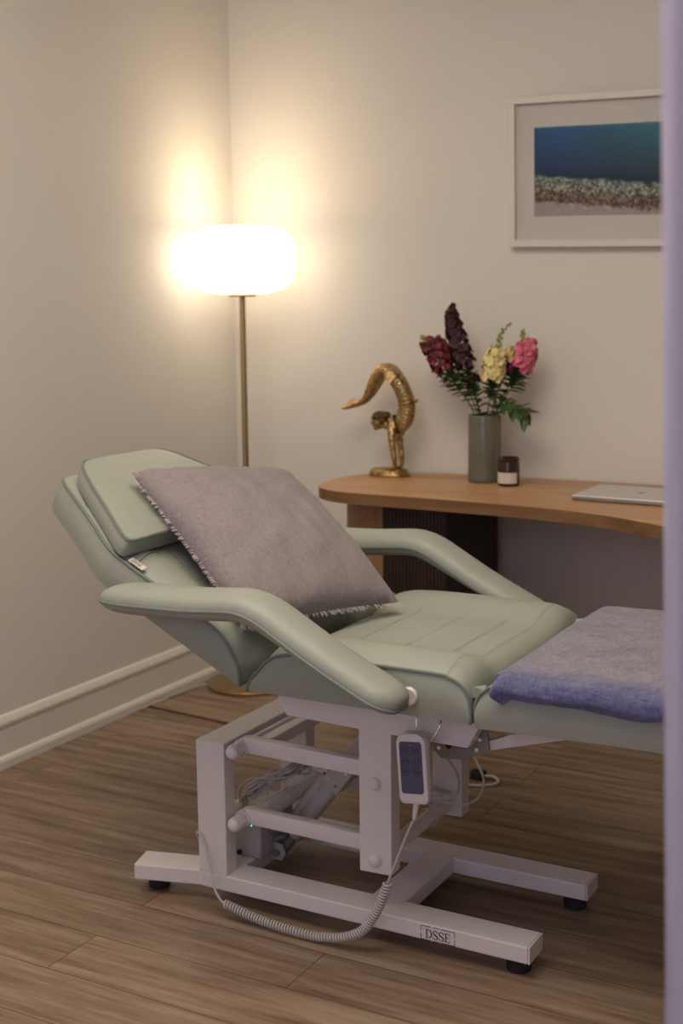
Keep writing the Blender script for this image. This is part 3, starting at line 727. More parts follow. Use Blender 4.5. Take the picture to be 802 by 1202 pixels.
for (x, z, y) in ((-1.525, .236, 2.43), (-1.497, .236, 2.47)):
    tube(bm, [(x+.024*math.cos(a), y+.006*math.sin(a), z-.012+.040*math.sin(a)) for a in [k*math.pi/8 for k in range(16)]], .0013, 5, True)
tag(obj('cable_bundle', bm, 'cable', origin=(-1.53, 2.44, .2)), 'tangled bundle of grey cables tied around the lower rod inside the couch frame', 'cable')
bm = new()
tube(bm, catmull([(-1.062, 2.33, .40), (-1.055, 2.36, .37), (-1.062, 2.41, .32), (-1.085, 2.45, .272), (-1.13, 2.49, .240), (-1.165, 2.50, .236), (-1.176, 2.51, .206)], 6), .0028, 8)
tube(bm, catmull([(-.985, 2.31, .415), (-.975, 2.32, .385), (-.985, 2.36, .345), (-1.02, 2.42, .288), (-1.07, 2.47, .245), (-1.12, 2.50, .228), (-1.165, 2.51, .222), (-1.176, 2.515, .206)], 6), .0028, 8)
tube(bm, [(-1.176+.021*math.cos(a), 2.505, .183+.021*math.sin(a)) for a in [k*math.pi/8 for k in range(16)]], .0015, 5, True)
tag(obj('control_cable', bm, 'cable', origin=(-1.07, 2.45, .25)), 'two thin grey cables looping from the leg rest hinge to the right-hand rod', 'cable')

# ------------------------------------------------------------------ throw pillow
A, B, C_, D = Vector((-1.800, 2.295, .940)), Vector((-1.635, 2.68, .906)), Vector((-1.262, 2.535, .652)), Vector((-1.410, 2.150, .668))
def bil(s, t): return A.lerp(B, s).lerp(D.lerp(C_, s), t)
nrm = (B-A).cross(D-A).normalized()
if nrm.z < 0: nrm = -nrm
pil = thing('throw_pillow', 'square lilac linen throw pillow with frayed edges leaning on the reclined backrest', 'pillow', (-1.41, 2.34, .65))
bm = new(); N = 40; gs = []
for side in (1, -1):
    g = []
    for i in range(N+1):
        row = []
        for j in range(N+1):
            s, t = i/N, j/N; a, b_ = 2*s-1, 2*t-1
            ins = .030
            s2 = .5+a*.5*(1-ins*(1-b_*b_)); t2 = .5+b_*.5*(1-ins*(1-a*a))
            h = ((1-a**2)*(1-b_**2)); hh = h**.42*(.080 if side > 0 else .055)
            wr = .009*noise.noise(Vector((a*2.6, b_*2.6, 3+side)))*h**.3+.004*noise.noise(Vector((a*9, b_*2.5, 6)))*h**.15+.009*abs(noise.noise(Vector((a*1.5+b_*3, b_*1.2-a*2, 8))))*h**.2
            p = bil(s2, t2)+nrm*(side*hh+(wr if side > 0 else 0))
            # sag to lower edge
            row.append(p)
        g.append(row)
    gs.append(g)
V = {}
for side in (0, 1):
    for i in range(N+1):
        for j in range(N+1):
            ed = i in (0, N) or j in (0, N)
            key = (0, i, j) if ed else (side, i, j)
            if key not in V: V[key] = bm.verts.new(gs[side][i][j])
def vk(side, i, j): return V[(0, i, j)] if (i in (0, N) or j in (0, N)) else V[(side, i, j)]
for side in (0, 1):
    for i in range(N):
        for j in range(N): bm.faces.new((vk(side, i, j), vk(side, i+1, j), vk(side, i+1, j+1), vk(side, i, j+1)))
pobj = obj('pillow_cover', bm, 'linen', pil, angle=80)
def edge_pt(e, q):
    a = 2*q-1; ins = .030*(1-a*a)*.5
    if e == 0: return bil(q, ins), A-D
    if e == 1: return bil(1-ins, q), B-A
    if e == 2: return bil(q, 1-ins), D-A
    return bil(ins, q), A-B
bm = new(); rnd = random.Random(5)
for e in range(4):
    for k in range(150):
        q = rnd.random(); p, dr = edge_pt(e, q); dr = dr.normalized(); tan = (edge_pt(e, min(1, q+.01))[0]-edge_pt(e, max(0, q-.01))[0]).normalized()
        ln = rnd.uniform(.006, .014); off = tan*rnd.uniform(-.006, .006)
        p0 = p-dr*.002; p1 = p+dr*ln*.5+off*.5+nrm*rnd.uniform(-.002, .003); p2 = p+dr*ln+off+Vector((0, 0, rnd.uniform(-.003, .001)))
        tube(bm, [p0, p1, p2], [.0008, .0008, .0003], 3)
# thicker frayed tuft at the lower near corner
for k in range(50):
    p = D+Vector((rnd.uniform(-.012, .02), rnd.uniform(-.004, .012), rnd.uniform(-.004, .008)))
    p2 = p+Vector((rnd.uniform(-.012, .012), rnd.uniform(-.006, .004), rnd.uniform(-.014, .004)))
    tube(bm, [p, (p+p2)/2+Vector((0, 0, .003)), p2], [.001, .0012, .0005], 3)
obj('fringe', bm, 'fringe', pil, kind='stuff', label='short pale frayed threads along the edges')

# ------------------------------------------------------------------ towel on the leg rest
bm = new()
nx, ny = 60, 70
X0, X1 = -.872, -.285
sec = [(2.116, .606), (2.108, .618), (2.112, .634), (2.128, .646), (2.16, .651), (2.3, .652), (2.5, .652), (2.66, .650), (2.735, .645), (2.765, .632), (2.770, .615)]
secp = catmull([(a, b_, 0) for a, b_ in sec], 7)
top = []; bot = []
for i in range(nx+1):
    x = X0+(X1-X0)*i/nx; rt = []; rb = []
    e0 = min(1, (x-X0)/.022)
    for j, s in enumerate(secp):
        q = j/(len(secp)-1)
        fold = .004*noise.noise(Vector((x*7, q*6, 0)))+.0022*noise.noise(Vector((x*22, q*18, 4)))
        ee = math.sqrt(max(0, 1-(1-e0)**2))
        skew = .006*noise.noise(Vector((q*3, 2, 0)))+.022*max(0, 1-q*6)**2+.030*max(0, 1-(1-q)*6)**2+(.006*q)
        hang = (-.002+.008*noise.noise(Vector((x*7, 7, 0))))*max(0, 1-q*7)*min(1, (x-X0)/.05+.2)
        zt = s.y+fold+hang-(1-ee)*.014
        rt.append(bm.verts.new((x+skew*(1-i/nx), s.x-.004*math.sin(x*30)*max(0, 1-q*8), zt)))
        cc = Vector((0, 1, 0)) if q < .5 else Vector((0, -1, 0))
        inn = .010
        yb = min(max(s.x, 2.13), 2.757); zb = s.y-.016 if 2.15 < s.x < 2.74 else s.y-.003
        rb.append(bm.verts.new((x+skew*(1-i/nx)+(1-ee)*.004, yb, zb+hang)))
    top.append(rt); bot.append(rb)
m_ = len(secp)
for i in range(nx):
    for j in range(m_-1):
        bm.faces.new((top[i][j], top[i+1][j], top[i+1][j+1], top[i][j+1])); bm.faces.new((bot[i][j], bot[i][j+1], bot[i+1][j+1], bot[i+1][j]))
    for j in (0, m_-1): bm.faces.new((top[i][j], bot[i][j], bot[i+1][j], top[i+1][j]))
for i in (0, nx):
    for j in range(m_-1): bm.faces.new((top[i][j], top[i][j+1], bot[i][j+1], bot[i][j]))
tag(obj('folded_towel', bm, 'towel', origin=(-.58, YC, .63), angle=75), 'soft periwinkle blue towel laid across the leg rest of the couch', 'towel')

# ------------------------------------------------------------------ floor lamp
lx, ly = -2.428, 3.722
lamp = thing('floor_lamp', 'lit floor lamp with rounded white glass shade on a thin brass pole in the corner', 'floor lamp', (lx, ly, 0))
obj('base', lathe(new(), [(0, 0), (.150, 0), (.152, .003), (.152, .010), (.149, .013), (.03, .016), (.012, .022), (0, .022)], (lx, ly, 0), 60), 'brass', lamp)
obj('pole', tube(new(), [(lx, ly, .018), (lx, ly, 1.336)], .0105, 18), 'brass', lamp)
obj('shade_holder', lathe(new(), [(0, 0), (.045, 0), (.047, .002), (.047, .007), (.045, .009), (0, .009)], (lx, ly, 1.328), 40), 'brass', lamp)
prof = []
zc, hz, rx = 1.4485, .1125, .178
for k in range(33):
    a = -math.pi/2+math.pi*k/32
    cx_ = math.copysign(abs(math.cos(a))**.60, math.cos(a)); sz = math.copysign(abs(math.sin(a))**.62, math.sin(a))
    prof.append((max(0, rx*cx_), zc+hz*sz))
prof[0] = (0, zc-hz); prof = [p for p in prof if not (p[1] > zc and p[0] < .088)]
prof += [(.080, prof[-1][1]+.0005), (.076, prof[-1][1]-.004)]
obj('lamp_shade', lathe(new(), prof, (lx, ly, 0), 192, .006, 64), 'shade', lamp)
bl = bpy.data.lights.new('bulb_light', 'POINT'); bl.energy = 7; bl.color = (1, .80, .55); bl.shadow_soft_size = .045
bo = bpy.data.objects.new('bulb_light', bl); COL.objects.link(bo); bo.parent = lamp; bo.location = (0, 0, 1.42)
bm = new()
tube(bm, catmull([(lx-.12, ly-.08, .008), (-2.572, 3.60, .004), (-2.582, 3.50, .004), (-2.575, 3.43, .010), (-2.555, 3.40, .0165), (-2.565, 3.365, .016), (-2.578, 3.345, .010), (-2.588, 3.30, .004)], 8), .003, 8)
obj('power_cord', bm, 'cable', lamp, label='pale power cord lying along the baseboard')

# ------------------------------------------------------------------ low wooden ramp strip on the floor
bm = new(); prism(bm, [(-2.588, 3.345), (-2.16, 3.303), (-2.16, 3.408), (-2.588, 3.425)], 0.004, .012, .003, 'xy')
prism(bm, [(-2.57, 3.36), (-2.17, 3.322), (-2.17, 3.40), (-2.57, 3.415)], 0.0, .006, 0, 'xy')
tag(obj('floor_board', bm, 'strip', smooth=False, origin=(-2.2, 3.35, 0)), 'low flat wooden strip lying on the floor in front of the lamp base', 'wooden strip')
# power plug and lead on the floor behind the couch
pl_ = thing('extension_lead', 'white lead with small black plug on the floor behind the rear upright of the couch', 'power lead', (-1.34, 3.21, 0))
obj('plug', box(new(), -1.385, -1.345, 3.215, 3.245, 0, .024, .004), 'black', pl_)
obj('cord', tube(new(), catmull([(-1.345, 3.23, .012), (-1.32, 3.235, .012), (-1.30, 3.215, .007), (-1.31, 3.19, .006), (-1.36, 3.16, .006), (-1.50, 3.13, .006), (-1.75, 3.12, .006), (-1.95, 3.16, .006)], 6), .004, 8), 'cable', pl_)

# ------------------------------------------------------------------ desk
T = .745; th = .034
desk = thing('desk', 'oak desk with a rounded end on a half-round pedestal against the back wall', 'desk', (-1.4, 3.65, 0))
ctrl = [(-2.058, 3.66), (-2.050, 3.57), (-2.005, 3.485), (-1.935, 3.435), (-1.84, 3.414), (-1.64, 3.408), (-1.44, 3.395), (-1.25, 3.375), (-1.06, 3.325), (-.88, 3.228), (-.72, 3.12), (-.50, 3.03), (-.25, 3.00), (.05, 3.05), (.22, 3.18), (.30, 3.38), (.30, 3.60), (.22, 3.82), (.10, 3.94), (-.05, 3.958)]
pts = [(p.x, p.y) for p in catmull([(a, b_, 0) for a, b_ in ctrl], 6)]
pts += [(-1.0, 3.958), (-1.70, 3.958)]+[(p.x, p.y) for p in catmull([(-1.80, 3.953, 0), (-1.93, 3.915, 0), (-2.02, 3.83, 0), (-2.053, 3.74, 0), (-2.058, 3.67, 0)], 5)][:-1]
bm = new(); prism(bm, pts, T-th, T, 0.0, 'xy')
hz_ = [e for e in bm.edges if abs(e.verts[0].co.z-e.verts[1].co.z) < 1e-5 and len(e.link_faces) == 2]
bmesh.ops.bevel(bm, geom=hz_, offset=.003, segments=2, affect='EDGES', profile=.5)
bm.normal_update()
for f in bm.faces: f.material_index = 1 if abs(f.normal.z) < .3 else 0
obj('desktop', bm, ['oak', 'oakedge_shaded'], desk, angle=40)
def pedestal(cx, cy, r_, flip=1):
    rnd_ = [(cx-flip*r_*math.cos(a), cy+r_*math.sin(a)) for a in [(-90+180*k/24)*math.pi/180 for k in range(25)]]
    w2 = .215
    bm = new(); prism(bm, rnd_+[(cx+flip*.004, cy+r_), (cx+flip*.004, cy-r_)], 0, T-th, 0, 'xy')
    pe = obj('pedestal', bm, 'oakv', desk, angle=30)
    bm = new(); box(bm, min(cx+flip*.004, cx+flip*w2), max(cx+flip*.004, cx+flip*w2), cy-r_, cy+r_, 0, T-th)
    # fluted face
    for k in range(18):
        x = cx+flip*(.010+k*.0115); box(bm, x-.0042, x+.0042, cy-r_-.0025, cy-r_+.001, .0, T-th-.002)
    obj('inner_panel', bm, 'darkwood', pe, smooth=False, label='dark reddish brown ribbed panel')
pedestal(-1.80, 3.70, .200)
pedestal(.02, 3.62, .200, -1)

# ------------------------------------------------------------------ vase
vx, vy = -1.597, 3.815
bm = new(); lathe(bm, [(0, .0), (.048, .0), (.0515, .003), (.0515, .012), (.0515, .205), (.0505, .210), (.049, .210), (.0475, .205), (.0475, .015), (0, .012)], (vx, vy, T), 56)
tag(obj('flower_vase', bm, 'vase', origin=(vx, vy, T), angle=50), 'tall cylindrical grey green vase holding the snapdragons on the desk', 'vase')

# ------------------------------------------------------------------ snapdragons
def petal(bm, c, d, up, s, rnd):
    side = d.cross(up).normalized()*s*.62
    tip = c+d*s
    mid = c+d*s*.55+up*s*.25*rnd.uniform(.5, 1.2)
    v = [bm.verts.new(p) for p in (c-side*.3, c+side*.3, mid+side, mid-side, tip+side*.55+up*s*rnd.uniform(-.25, .15), tip-side*.55+up*s*rnd.uniform(-.25, .15))]
    bm.faces.new((v[0], v[1], v[2], v[3])); bm.faces.new((v[3], v[2], v[4], v[5]))
def floret(bm, c, out, s, rnd):
    out = out.normalized(); a = out.orthogonal().normalized(); b_ = out.cross(a)
    ball(bm, c+out*s*.25, s*.42, 1, (1, 1, 1.1))
    for k in range(6):
        th_ = 2*math.pi*(k/6)+rnd.random()*.6; dr = (a*math.cos(th_)+b_*math.sin(th_))
        petal(bm, c+out*s*.35, (dr*.9+out*.45).normalized(), out, s*rnd.uniform(.75, 1.15), rnd)
def leaf(bm, p, d, ln, wd_, rnd):
    d = d.normalized(); side = d.cross(Vector((0, 0, 1)));
    side = (side.normalized() if side.length > .05 else Vector((0, 1, 0))); rows = []
    for k in range(6):
        q = k/5; pos = p+d*ln*q+Vector((0, 0, -ln*.35*q*q)); ww = wd_*math.sin(math.pi*min(.98, q*.92+.06))
        rows.append((bm.verts.new(pos-side*ww), bm.verts.new(pos+Vector((0, 0, -ww*.35))), bm.verts.new(pos+side*ww)))
    for k in range(5):
        for j in range(2): bm.faces.new((rows[k][j], rows[k][j+1], rows[k+1][j+1], rows[k+1][j]))
def snapdragon(label, path, q0, q1, mat, size, width, seed, budmat='bud', nb=8, leaves=7, dens=40, q2=1.0, taper=.35):
    rnd = random.Random(seed)
    P = catmull(path, 8); n_ = len(P)
    root = thing('snapdragon', label, 'flower', path[0], 'snapdragons in the vase')
    obj('stem', tube(new(), P, lambda i: .0022*(1-.5*i/n_), 6), 'stem', root)
    def at(q): 
        f = q*(n_-1); i = min(n_-2, int(f)); return P[i].lerp(P[i+1], f-i), (P[i+1]-P[i]).normalized()
    bm = new()
    for k in range(dens):
        q = q0+(q1-q0)*(k+.5)/dens; p, d = at(q); a = k*2.4; o = d.orthogonal().normalized(); o2 = d.cross(o)
        wq = 1-(1-taper)*((k+.5)/dens)**1.3; wq *= .75+.25*min(1, k/6)
        out = o*math.cos(a)+o2*math.sin(a)
        floret(bm, p+out*width*wq*rnd.uniform(.35, 1), out+d*.2, size*(.7+.3*wq)*rnd.uniform(.85, 1.15), rnd)
    obj('flower_spike', bm, mat, root, angle=180)
    bm = new()
    for k in range(nb):
        q = q1+(q2-q1)*(k/nb)**.9; p, d = at(q); a = k*2.4; o = d.orthogonal().normalized(); o2 = d.cross(o); s = size*.42*(1-.55*k/nb)
        out = o*math.cos(a)+o2*math.sin(a); ball(bm, p+out*s*1.1+d*s, s, 1, (1, 1, 1.3))
    obj('buds', bm, budmat, root)
    bm = new()
    leaves = int(leaves*3.8)
    for k in range(leaves):
        qa = .62/max(1, q1/.9)*q0 if q0 > .3 else .2; qa = min(qa, .25 if q0 > .6 else .30); q = qa+(q0*1.0-qa)*((k+.4)/leaves); p, d = at(q); a = k*2.4+seed; o = d.orthogonal().normalized(); o2 = d.cross(o)
        leaf(bm, p, (o*math.cos(a)+o2*math.sin(a))+d*.6, rnd.uniform(.028, .056), rnd.uniform(.009, .016), rnd)
    obj('leaves', bm, 'leaf', root, angle=180)
    return root
vz = T+.014
snapdragon('tallest snapdragon, a deep burgundy spike rising highest above the vase', [(vx-.01, vy, vz), (vx-.018, vy, .95), (-1.648, 3.81, 1.06), (-1.675, 3.81, 1.15), (-1.700, 3.81, 1.225), (-1.710, 3.81, 1.262), (-1.703, 3.81, 1.296)], .40, .88, 'fl_dark', .0175, .024, 1, 'hairm' if False else 'fl_dark', 10, 9, 66, 1.0, .30)
snapdragon('single dark burgundy bloom low beside the cream snapdragon', [(vx+.003, vy-.02, vz), (vx-.005, vy-.02, .95), (-1.628, 3.79, 1.04), (-1.622, 3.79, 1.075)], .90, .99, 'fl_dark', .0140, .008, 2, 'fl_dark', 2, 8, 7)
snapdragon('crimson snapdragon leaning furthest left with a pink underside', [(vx-.02, vy-.01, vz), (vx-.03, vy-.01, .95), (-1.680, 3.79, 1.04), (-1.715, 3.79, 1.09), (-1.755, 3.79, 1.150), (-1.782, 3.79, 1.180), (-1.805, 3.79, 1.197)], .50, .83, 'fl_wine', .0160, .026, 3, 'bud', 8, 9, 44, 1.0, .8)
snapdragon('green-tipped crimson snapdragon just left of the burgundy spike', [(vx-.02, vy+.01, vz), (vx-.03, vy+.01, .95), (-1.672, 3.83, 1.05), (-1.722, 3.83, 1.12), (-1.755, 3.83, 1.170), (-1.763, 3.83, 1.197)], .55, .86, 'fl_wine', .0150, .020, 4, 'fl_mag', 6, 5, 26, 1.0, .7)
snapdragon('pale cream yellow snapdragon in front of the vase mouth', [(vx+.008, vy-.02, vz), (vx+.016, vy-.02, .95), (-1.560, 3.78, 1.03), (-1.556, 3.78, 1.085), (-1.548, 3.78, 1.13), (-1.540, 3.785, 1.165), (-1.535, 3.79, 1.205), (-1.505, 3.79, 1.240)], .37, .66, 'fl_cream', .0170, .027, 5, 'bud', 14, 8, 58, 1.0, .75)
snapdragon('small cream topped snapdragon shoot behind the big cream bloom', [(vx+.01, vy+.01, vz), (vx+.02, vy+.01, .95), (-1.552, 3.83, 1.05), (-1.530, 3.83, 1.12), (-1.520, 3.83, 1.160)], .76, .98, 'fl_cream', .0135, .014, 6, 'bud', 4, 4, 14)
snapdragon('bright pink snapdragon leaning right with a green tip', [(vx+.02, vy, vz), (vx+.035, vy, .95), (-1.510, 3.82, 1.04), (-1.488, 3.82, 1.09), (-1.465, 3.82, 1.135), (-1.458, 3.82, 1.165), (-1.474, 3.82, 1.19), (-1.476, 3.82, 1.216)], .45, .78, 'fl_pink', .0165, .023, 7, 'bud', 9, 9, 48, 1.0, .8)
snapdragon('small magenta snapdragon between the cream and pink ones', [(vx+.016, vy+.02, vz), (vx+.028, vy+.02, .95), (-1.530, 3.84, 1.04), (-1.519, 3.84, 1.085), (-1.517, 3.84, 1.122)], .70, .98, 'fl_mag', .0135, .011, 8, 'fl_mag', 3, 4, 12)
snapdragon('leafy green shoot drooping over the right rim of the vase', [(vx+.03, vy-.02, vz), (vx+.046, vy-.022, .955), (-1.520, 3.78, 1.0), (-1.470, 3.78, .985), (-1.440, 3.78, .965)], .97, .99, 'bud', .006, .002, 9, 'bud', 3, 8, 3)

# ------------------------------------------------------------------ candle
cx, cy = -1.492, 3.756
can = thing('jar_candle', 'small amber glass jar candle with a white label beside the vase', 'candle', (cx, cy, T))
obj('jar', lathe(new(), [(0, 0), (.029, 0), (.0325, .003), (.0335, .008), (.0335, .066), (.031, .073), (.031, .076), (.0325, .078), (.0325, .086), (.031, .088), (.0285, .088), (.0285, .074), (.030, .066), (.030, .010), (0, .008)], (cx, cy, T), 40), 'amber', can)
obj('wax', lathe(new(), [(0, .009), (.0295, .009), (.0295, .050), (.02, .0505), (0, .050)], (cx, cy, T), 32), simple('x', (.3, .15, .06), .6).name and 'waxm' if False else 'amber', can)
bm = new()
g = []
for zz in (.010, .043):
    g.append([bm.verts.new((cx+.0339*math.cos(a), cy+.0339*math.sin(a), T+zz)) for a in [R(200+k*6) for k in range(24)]])
for k in range(23): bm.faces.new((g[0][k], g[0][k+1], g[1][k+1], g[1][k]))
lab = obj('paper_label', bm, 'paper', can, label='white paper label')
bm = new()
for (zz, wdt) in ((.034, 10), (.029, 7), (.019, 12)):
    g = [[bm.verts.new((cx+.0342*math.cos(a), cy+.0342*math.sin(a), T+zz+o)) for a in [R(262+k*2) for k in range(wdt)]] for o in (0, .0012)]
    for k in range(wdt-1): bm.faces.new((g[0][k], g[0][k+1], g[1][k+1], g[1][k]))
M_['faint'] = simple('faint_grey_print', (.38, .36, .35), .7, bs=0)
obj('label_print', bm, 'faint', lab)

# ------------------------------------------------------------------ laptop
lap = thing('laptop', 'closed silver laptop lying near the right side of the desk', 'laptop', (-1.05, 3.68, T))
def lapq(bm, z0, z1, ins=0):
    prism(bm, [(-1.219+ins, 3.549+ins), (-.885-ins, 3.528+ins), (-.885-ins, 3.775-ins), (-1.219+ins, 3.800-ins)], z0, z1, .0022, 'xy')
bm = new(); lapq(bm, T+.0015, T+.0085); obj('laptop_base', bm, 'aludark', lap, smooth=False)
bm = new(); lapq(bm, T+.009, T+.0155); lid = obj('laptop_lid', bm, 'alu', lap, smooth=False)
bm = new()
ap = []
for k in range(36):
    a = 2*math.pi*k/36; r_ = .0125*(1-.16*max(0, math.cos(a-math.pi/2))**6-.12*max(0, math.cos(a+math.pi/2))**6)
    x_, y_ = r_*math.cos(a), r_*math.sin(a)
    dx, dy = x_-.0155, y_-.002; dd = math.hypot(dx, dy)
    if dd < .0065: x_, y_ = .0155+dx/dd*.0065, .002+dy/dd*.0065
    ap.append((-1.052+x_, 3.665-y_))
prism(bm, ap, T+.0155, T+.0159, 0, 'xy')
prism(bm, [(-1.052, 3.651), (-1.0475, 3.6485), (-1.046, 3.6445), (-1.0505, 3.647)], T+.0155, T+.0159, 0, 'xy')
obj('lid_logo', bm, 'aludark', lid, smooth=False, label='small dark grey polished emblem')

# ------------------------------------------------------------------ brass figurine
fx = 3.82
fig = thing('brass_figurine', 'antique brass figurine of an acrobat in a backbend handstand on an oval base', 'sculpture', (-1.93, fx, T))
bm = new()
prof = [(0, 0), (.066, 0), (.067, .004), (.064, .010), (.058, .020), (.054, .023), (0, .023)]
t2 = bmesh.new(); lathe(t2, prof, (0, 0, 0), 40)
merge(bm, t2, Matrix.Translation((-1.934, fx, T)) @ Matrix.Diagonal((1.08, .78, 1, 1)))
obj('oval_base', bm, 'oldbrass', fig)
FS = 1.28
def skin_mesh(verts, edges, root=0, sub=2):
    me = bpy.data.meshes.new('tmp'); me.from_pydata([v[:3] for v in verts], edges, [])
    o = bpy.data.objects.new('tmp', me); COL.objects.link(o)
    md = o.modifiers.new('s', 'SKIN'); me.update()
    if not me.skin_vertices: 
        pass
    sk = me.skin_vertices[0].data if me.skin_vertices else None
    if sk is None:
        b_ = bmesh.new(); b_.from_mesh(me); b_.verts.layers.skin.verify(); b_.to_mesh(me); b_.free(); sk = me.skin_vertices[0].data
    for i, v in enumerate(verts):
        sk[i].radius = (v[3]*FS, (v[4] if len(v) > 4 else v[3])*FS); sk[i].use_root = (i == root)
    md.use_smooth_shade = True
    ms = o.modifiers.new('u', 'SUBSURF'); ms.levels = sub; ms.render_levels = sub
    dg = bpy.context.evaluated_depsgraph_get(); ev = o.evaluated_get(dg); res = bpy.data.meshes.new_from_object(ev)
    bpy.data.objects.remove(o); b_ = bmesh.new(); b_.from_mesh(res); bpy.data.meshes.remove(res); return b_
def chain(V, E, pts, start=None):
    prev = start
    for p in pts:
        V.append(p); i = len(V)-1
        if prev is not None: E.append((prev, i))
        prev = i
    return prev
V, E_ = [], []
Y = fx
hip = chain(V, E_, [(-1.877, Y, 1.022, .026, .030)])
chest = chain(V, E_, [(-1.868, Y, .990, .020, .024), (-1.868, Y, .962, .018, .024), (-1.876, Y, .932, .022, .028), (-1.896, Y, .912, .020, .030)], hip)
sh = chain(V, E_, [(-1.912, Y, .905, .016, .024)], chest)
nk = chain(V, E_, [(-1.932, Y, .908, .011), (-1.950, Y, .912, .0105)], sh)
chain(V, E_, [(-1.884, Y, .897, .009, .018)], chest)
hd = chain(V, E_, [(-1.964, Y, .922, .018), (-1.974, Y, .925, .0175)], nk)
chain(V, E_, [(-1.982, Y, .908, .008)], hd)
for sg in (-1, 1):
    chain(V, E_, [(-1.914, Y+sg*.022, .893, .0120), (-1.910, Y+sg*.027, .862, .0105), (-1.906, Y+sg*.028, .832, .0085), (-1.902, Y+sg*.027, .805, .0085), (-1.901, Y+sg*.026, .785, .0062), (-1.905, Y+sg*.026, .774, .0065, .008), (-1.920, Y+sg*.026, .7715, .004, .0085)], sh)
for sg in (-1, 1):
    k0 = -.001 if sg < 0 else 0
    chain(V, E_, [(-1.898, Y+sg*.014, 1.058, .021), (-1.925, Y+sg*.014, 1.084, .020), (-1.948, Y+sg*.013, 1.094, .0195), (-1.966, Y+sg*.012, 1.078, .018), (-1.985, Y+sg*.011, 1.045, .0165), (-2.003, Y+sg*.010, 1.012, .0125), (-2.020, Y+sg*.009, .990, .0085), (-2.040, Y+sg*.009, .980, .0085), (-2.065, Y+sg*.009, .973, .006, .009), (-2.088, Y+sg*.009, .966, .0035, .008), (-2.106, Y+sg*.009, .961, .0018, .005)], hip)
bd = skin_mesh(V, E_, 0, 2)
for sg in (-1, 1):      # fingers and thumb of each flat hand
    for k, (dy, ln) in enumerate(((-.0070, .014), (-.0024, .018), (.0022, .017), (.0066, .013))):
        y0 = Y+sg*.026+dy; tube(bd, [(-1.916, y0, .7715), (-1.916-ln*.6, y0+dy*.25, .7725), (-1.916-ln*1.25, y0+dy*.5, .769)], [.0023, .0021, .0014], 8)
    tube(bd, [(-1.908, Y+sg*.019, .7715), (-1.913, Y+sg*.011, .771), (-1.920, Y+sg*.008, .769)], [.0026, .0022, .0015], 8)
ball(bd, (-1.973, Y, .922), .0235, 3, (.98, .86, 1.15)); ball(bd, (-1.981, Y, .902), .0105, 3, (1, 1, .9))
# nose, lips and ear
ball(bd, (-1.9965, Y, .915), .0042, 2, (1.2, .8, 1.5)); ball(bd, (-1.990, Y, .905), .0036, 2, (.9, 1.5, .7))
for sg in (-1, 1):
    ball(bd, (-1.9935, Y+sg*.0075, .924), .0030, 2, (.6, 1.2, .7)); ball(bd, (-1.966, Y+sg*.0205, .917), .0045, 2, (.8, .4, 1.2))
obj('body', bd, 'carved', fig, angle=180)
bm = new(); ball(bm, (-1.968, Y, .937), .0265, 3, (1.0, .92, .72)); ball(bm, (-1.944, Y, .942), .0145, 3, (1, 1, .9)); ball(bm, (-1.955, Y, .925), .018, 3, (.9, 1.2, 1.1)); tube(bm, [(-1.975-.019*math.cos(a), Y+.023*math.sin(a), .933) for a in [k*math.pi/10-math.pi/2 for k in range(11)]], .003, 8)
obj('hair', bm, 'hairm', fig, label='dark brass hair tied in a bun')
bm = new(); x, z, r_ = -1.866, .984, .031
tube(bm, [(x+r_*math.cos(a)*.95, Y+r_*1.12*math.sin(a), z+.006*math.cos(a)) for a in [k*2*math.pi/24 for k in range(24)]], .0030, 8, True)
ball(bm, (x+r_, Y, z+.008), .006, 2)
obj('belt', bm, 'oldbrass', fig)
for sg in (-1, 1): obj('armlet', tube(new(), [(-1.909+.0125*math.cos(a), Y+sg*.027+.0125*math.sin(a), .862) for a in [k*2*math.pi/16 for k in range(16)]], .0022, 6, True), 'oldbrass', fig)
bm = new()
prism(bm, [(-2.088, .9725), (-2.086, .984), (-2.074, .995), (-2.062, 1.000), (-2.050, .994), (-2.040, .985), (-2.050, .983), (-2.070, .977)], Y-.006, Y+.006, .002)
M_['pale'] = simple('pale_glass', (.62, .50, .42), .35, bs=0)
obj('pale_fin', bm, 'pale', fig, label='pale translucent piece resting on the raised feet')

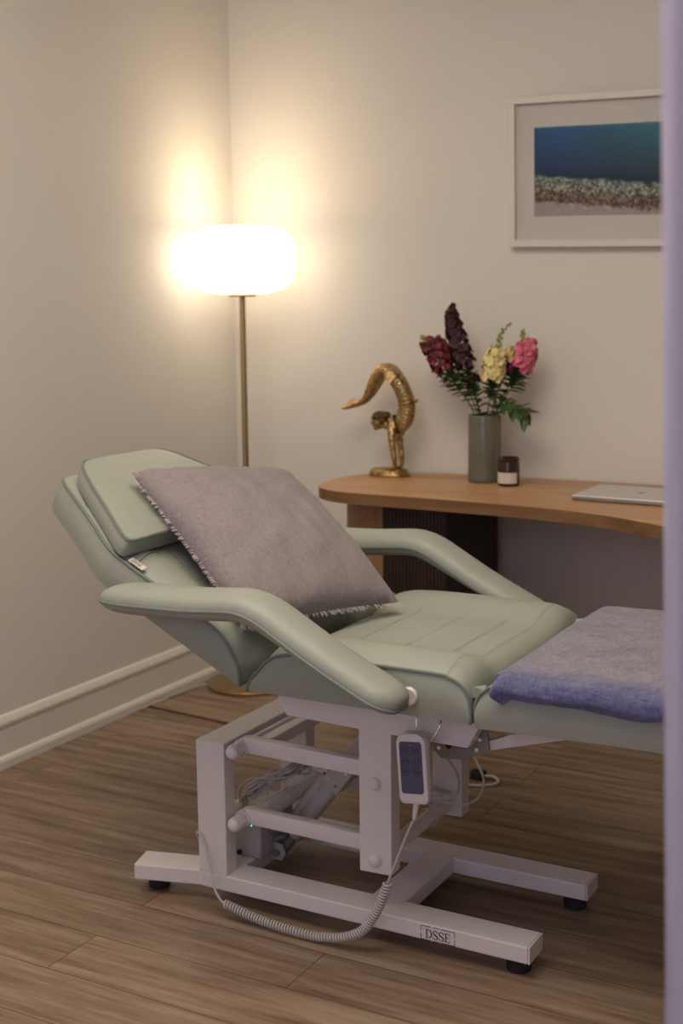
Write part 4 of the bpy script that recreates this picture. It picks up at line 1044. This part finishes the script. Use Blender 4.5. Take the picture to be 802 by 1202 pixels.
# ------------------------------------------------------------------ framed print
PW, PH = .92, .446
pc = Vector((-1.563+PW/2*math.cos(R(1.4)), YB, 1.6985-PW/2*math.sin(R(1.4))))
PM = Matrix.Translation(pc) @ Matrix.Rotation(R(1.4), 4, 'Y') @ Matrix.Rotation(R(6.0), 4, 'X')
pic = thing('framed_print', 'white framed seascape print hanging slightly crooked on the back wall above the desk', 'picture', tuple(pc))
def pobj_(name, t, mat, **k):
    bm = new(); merge(bm, t, PM); return obj(name, bm, mat, pic, smooth=False, **k)
dT = .056    # distance of the front from the wall at centre line
t = bmesh.new(); fwid = .020
for (x0, x1, z0, z1) in ((-PW/2, PW/2, PH/2-fwid, PH/2), (-PW/2, PW/2, -PH/2, -PH/2+fwid), (-PW/2, -PW/2+fwid, -PH/2+fwid, PH/2-fwid), (PW/2-fwid, PW/2, -PH/2+fwid, PH/2-fwid)):
    box(t, x0, x1, -dT, -.028, z0, z1, .0012)
pobj_('frame', t, 'frame')
t = bmesh.new(); px0, px1, pz0, pz1 = -PW/2+.078, PW/2-.078, -.132, .132
for (x0, x1, z0, z1) in ((-PW/2+.01, PW/2-.01, pz1, PH/2-.01), (-PW/2+.01, PW/2-.01, -PH/2+.01, pz0), (-PW/2+.01, px0, pz0, pz1), (px1, PW/2-.01, pz0, pz1)):
    box(t, x0, x1, -.040, -.036, z0, z1)
pobj_('mat_board', t, 'mount')
t = bmesh.new(); box(t, px0-.004, px1+.004, -.0365, -.033, pz0-.004, pz1+.004)
bm = new(); merge(bm, t)
me = bpy.data.meshes.new('print'); bm.to_mesh(me); bm.free(); me.materials.append(M_['sea'])
po = bpy.data.objects.new('print', me); COL.objects.link(po); po.parent = pic; po.matrix_local = Matrix.Translation(-pc) @ PM
po['label'] = 'teal and blue sea above a pebbled shoreline'
t = bmesh.new(); box(t, -PW/2+.012, PW/2-.012, -.050, -.0485, -PH/2+.012, PH/2-.012); pobj_('glass', t, 'glass')

# ------------------------------------------------------------------ curtain close to the camera
bm = new(); nx, nz = 160, 24; g = []
for i in range(nx+1):
    q = i/nx; row = []
    for j in range(nz+1):
        h = j/nz; z = .015+(ZC-.02)*h
        xe = -.2845-(.030)*(z-.66)/.88*(1 if z > .66 else .5)
        x = xe+q*1.15
        y = 1.10+.022*math.sin(q*62+.5*math.sin(h*3))*(1-.25*h)+.008*math.sin(q*143+h*2)
        row.append(bm.verts.new((x, y, z)))
    g.append(row)
for i in range(nx):
    for j in range(nz): bm.faces.new((g[i][j], g[i+1][j], g[i+1][j+1], g[i][j+1]))
ex = bmesh.ops.solidify(bm, geom=bm.faces[:], thickness=.0015)
tag(obj('curtain', bm, 'curtain', origin=(.2, 1.1, 0), angle=80), 'lilac fabric curtain hanging at the right edge close to the viewer', 'curtain')
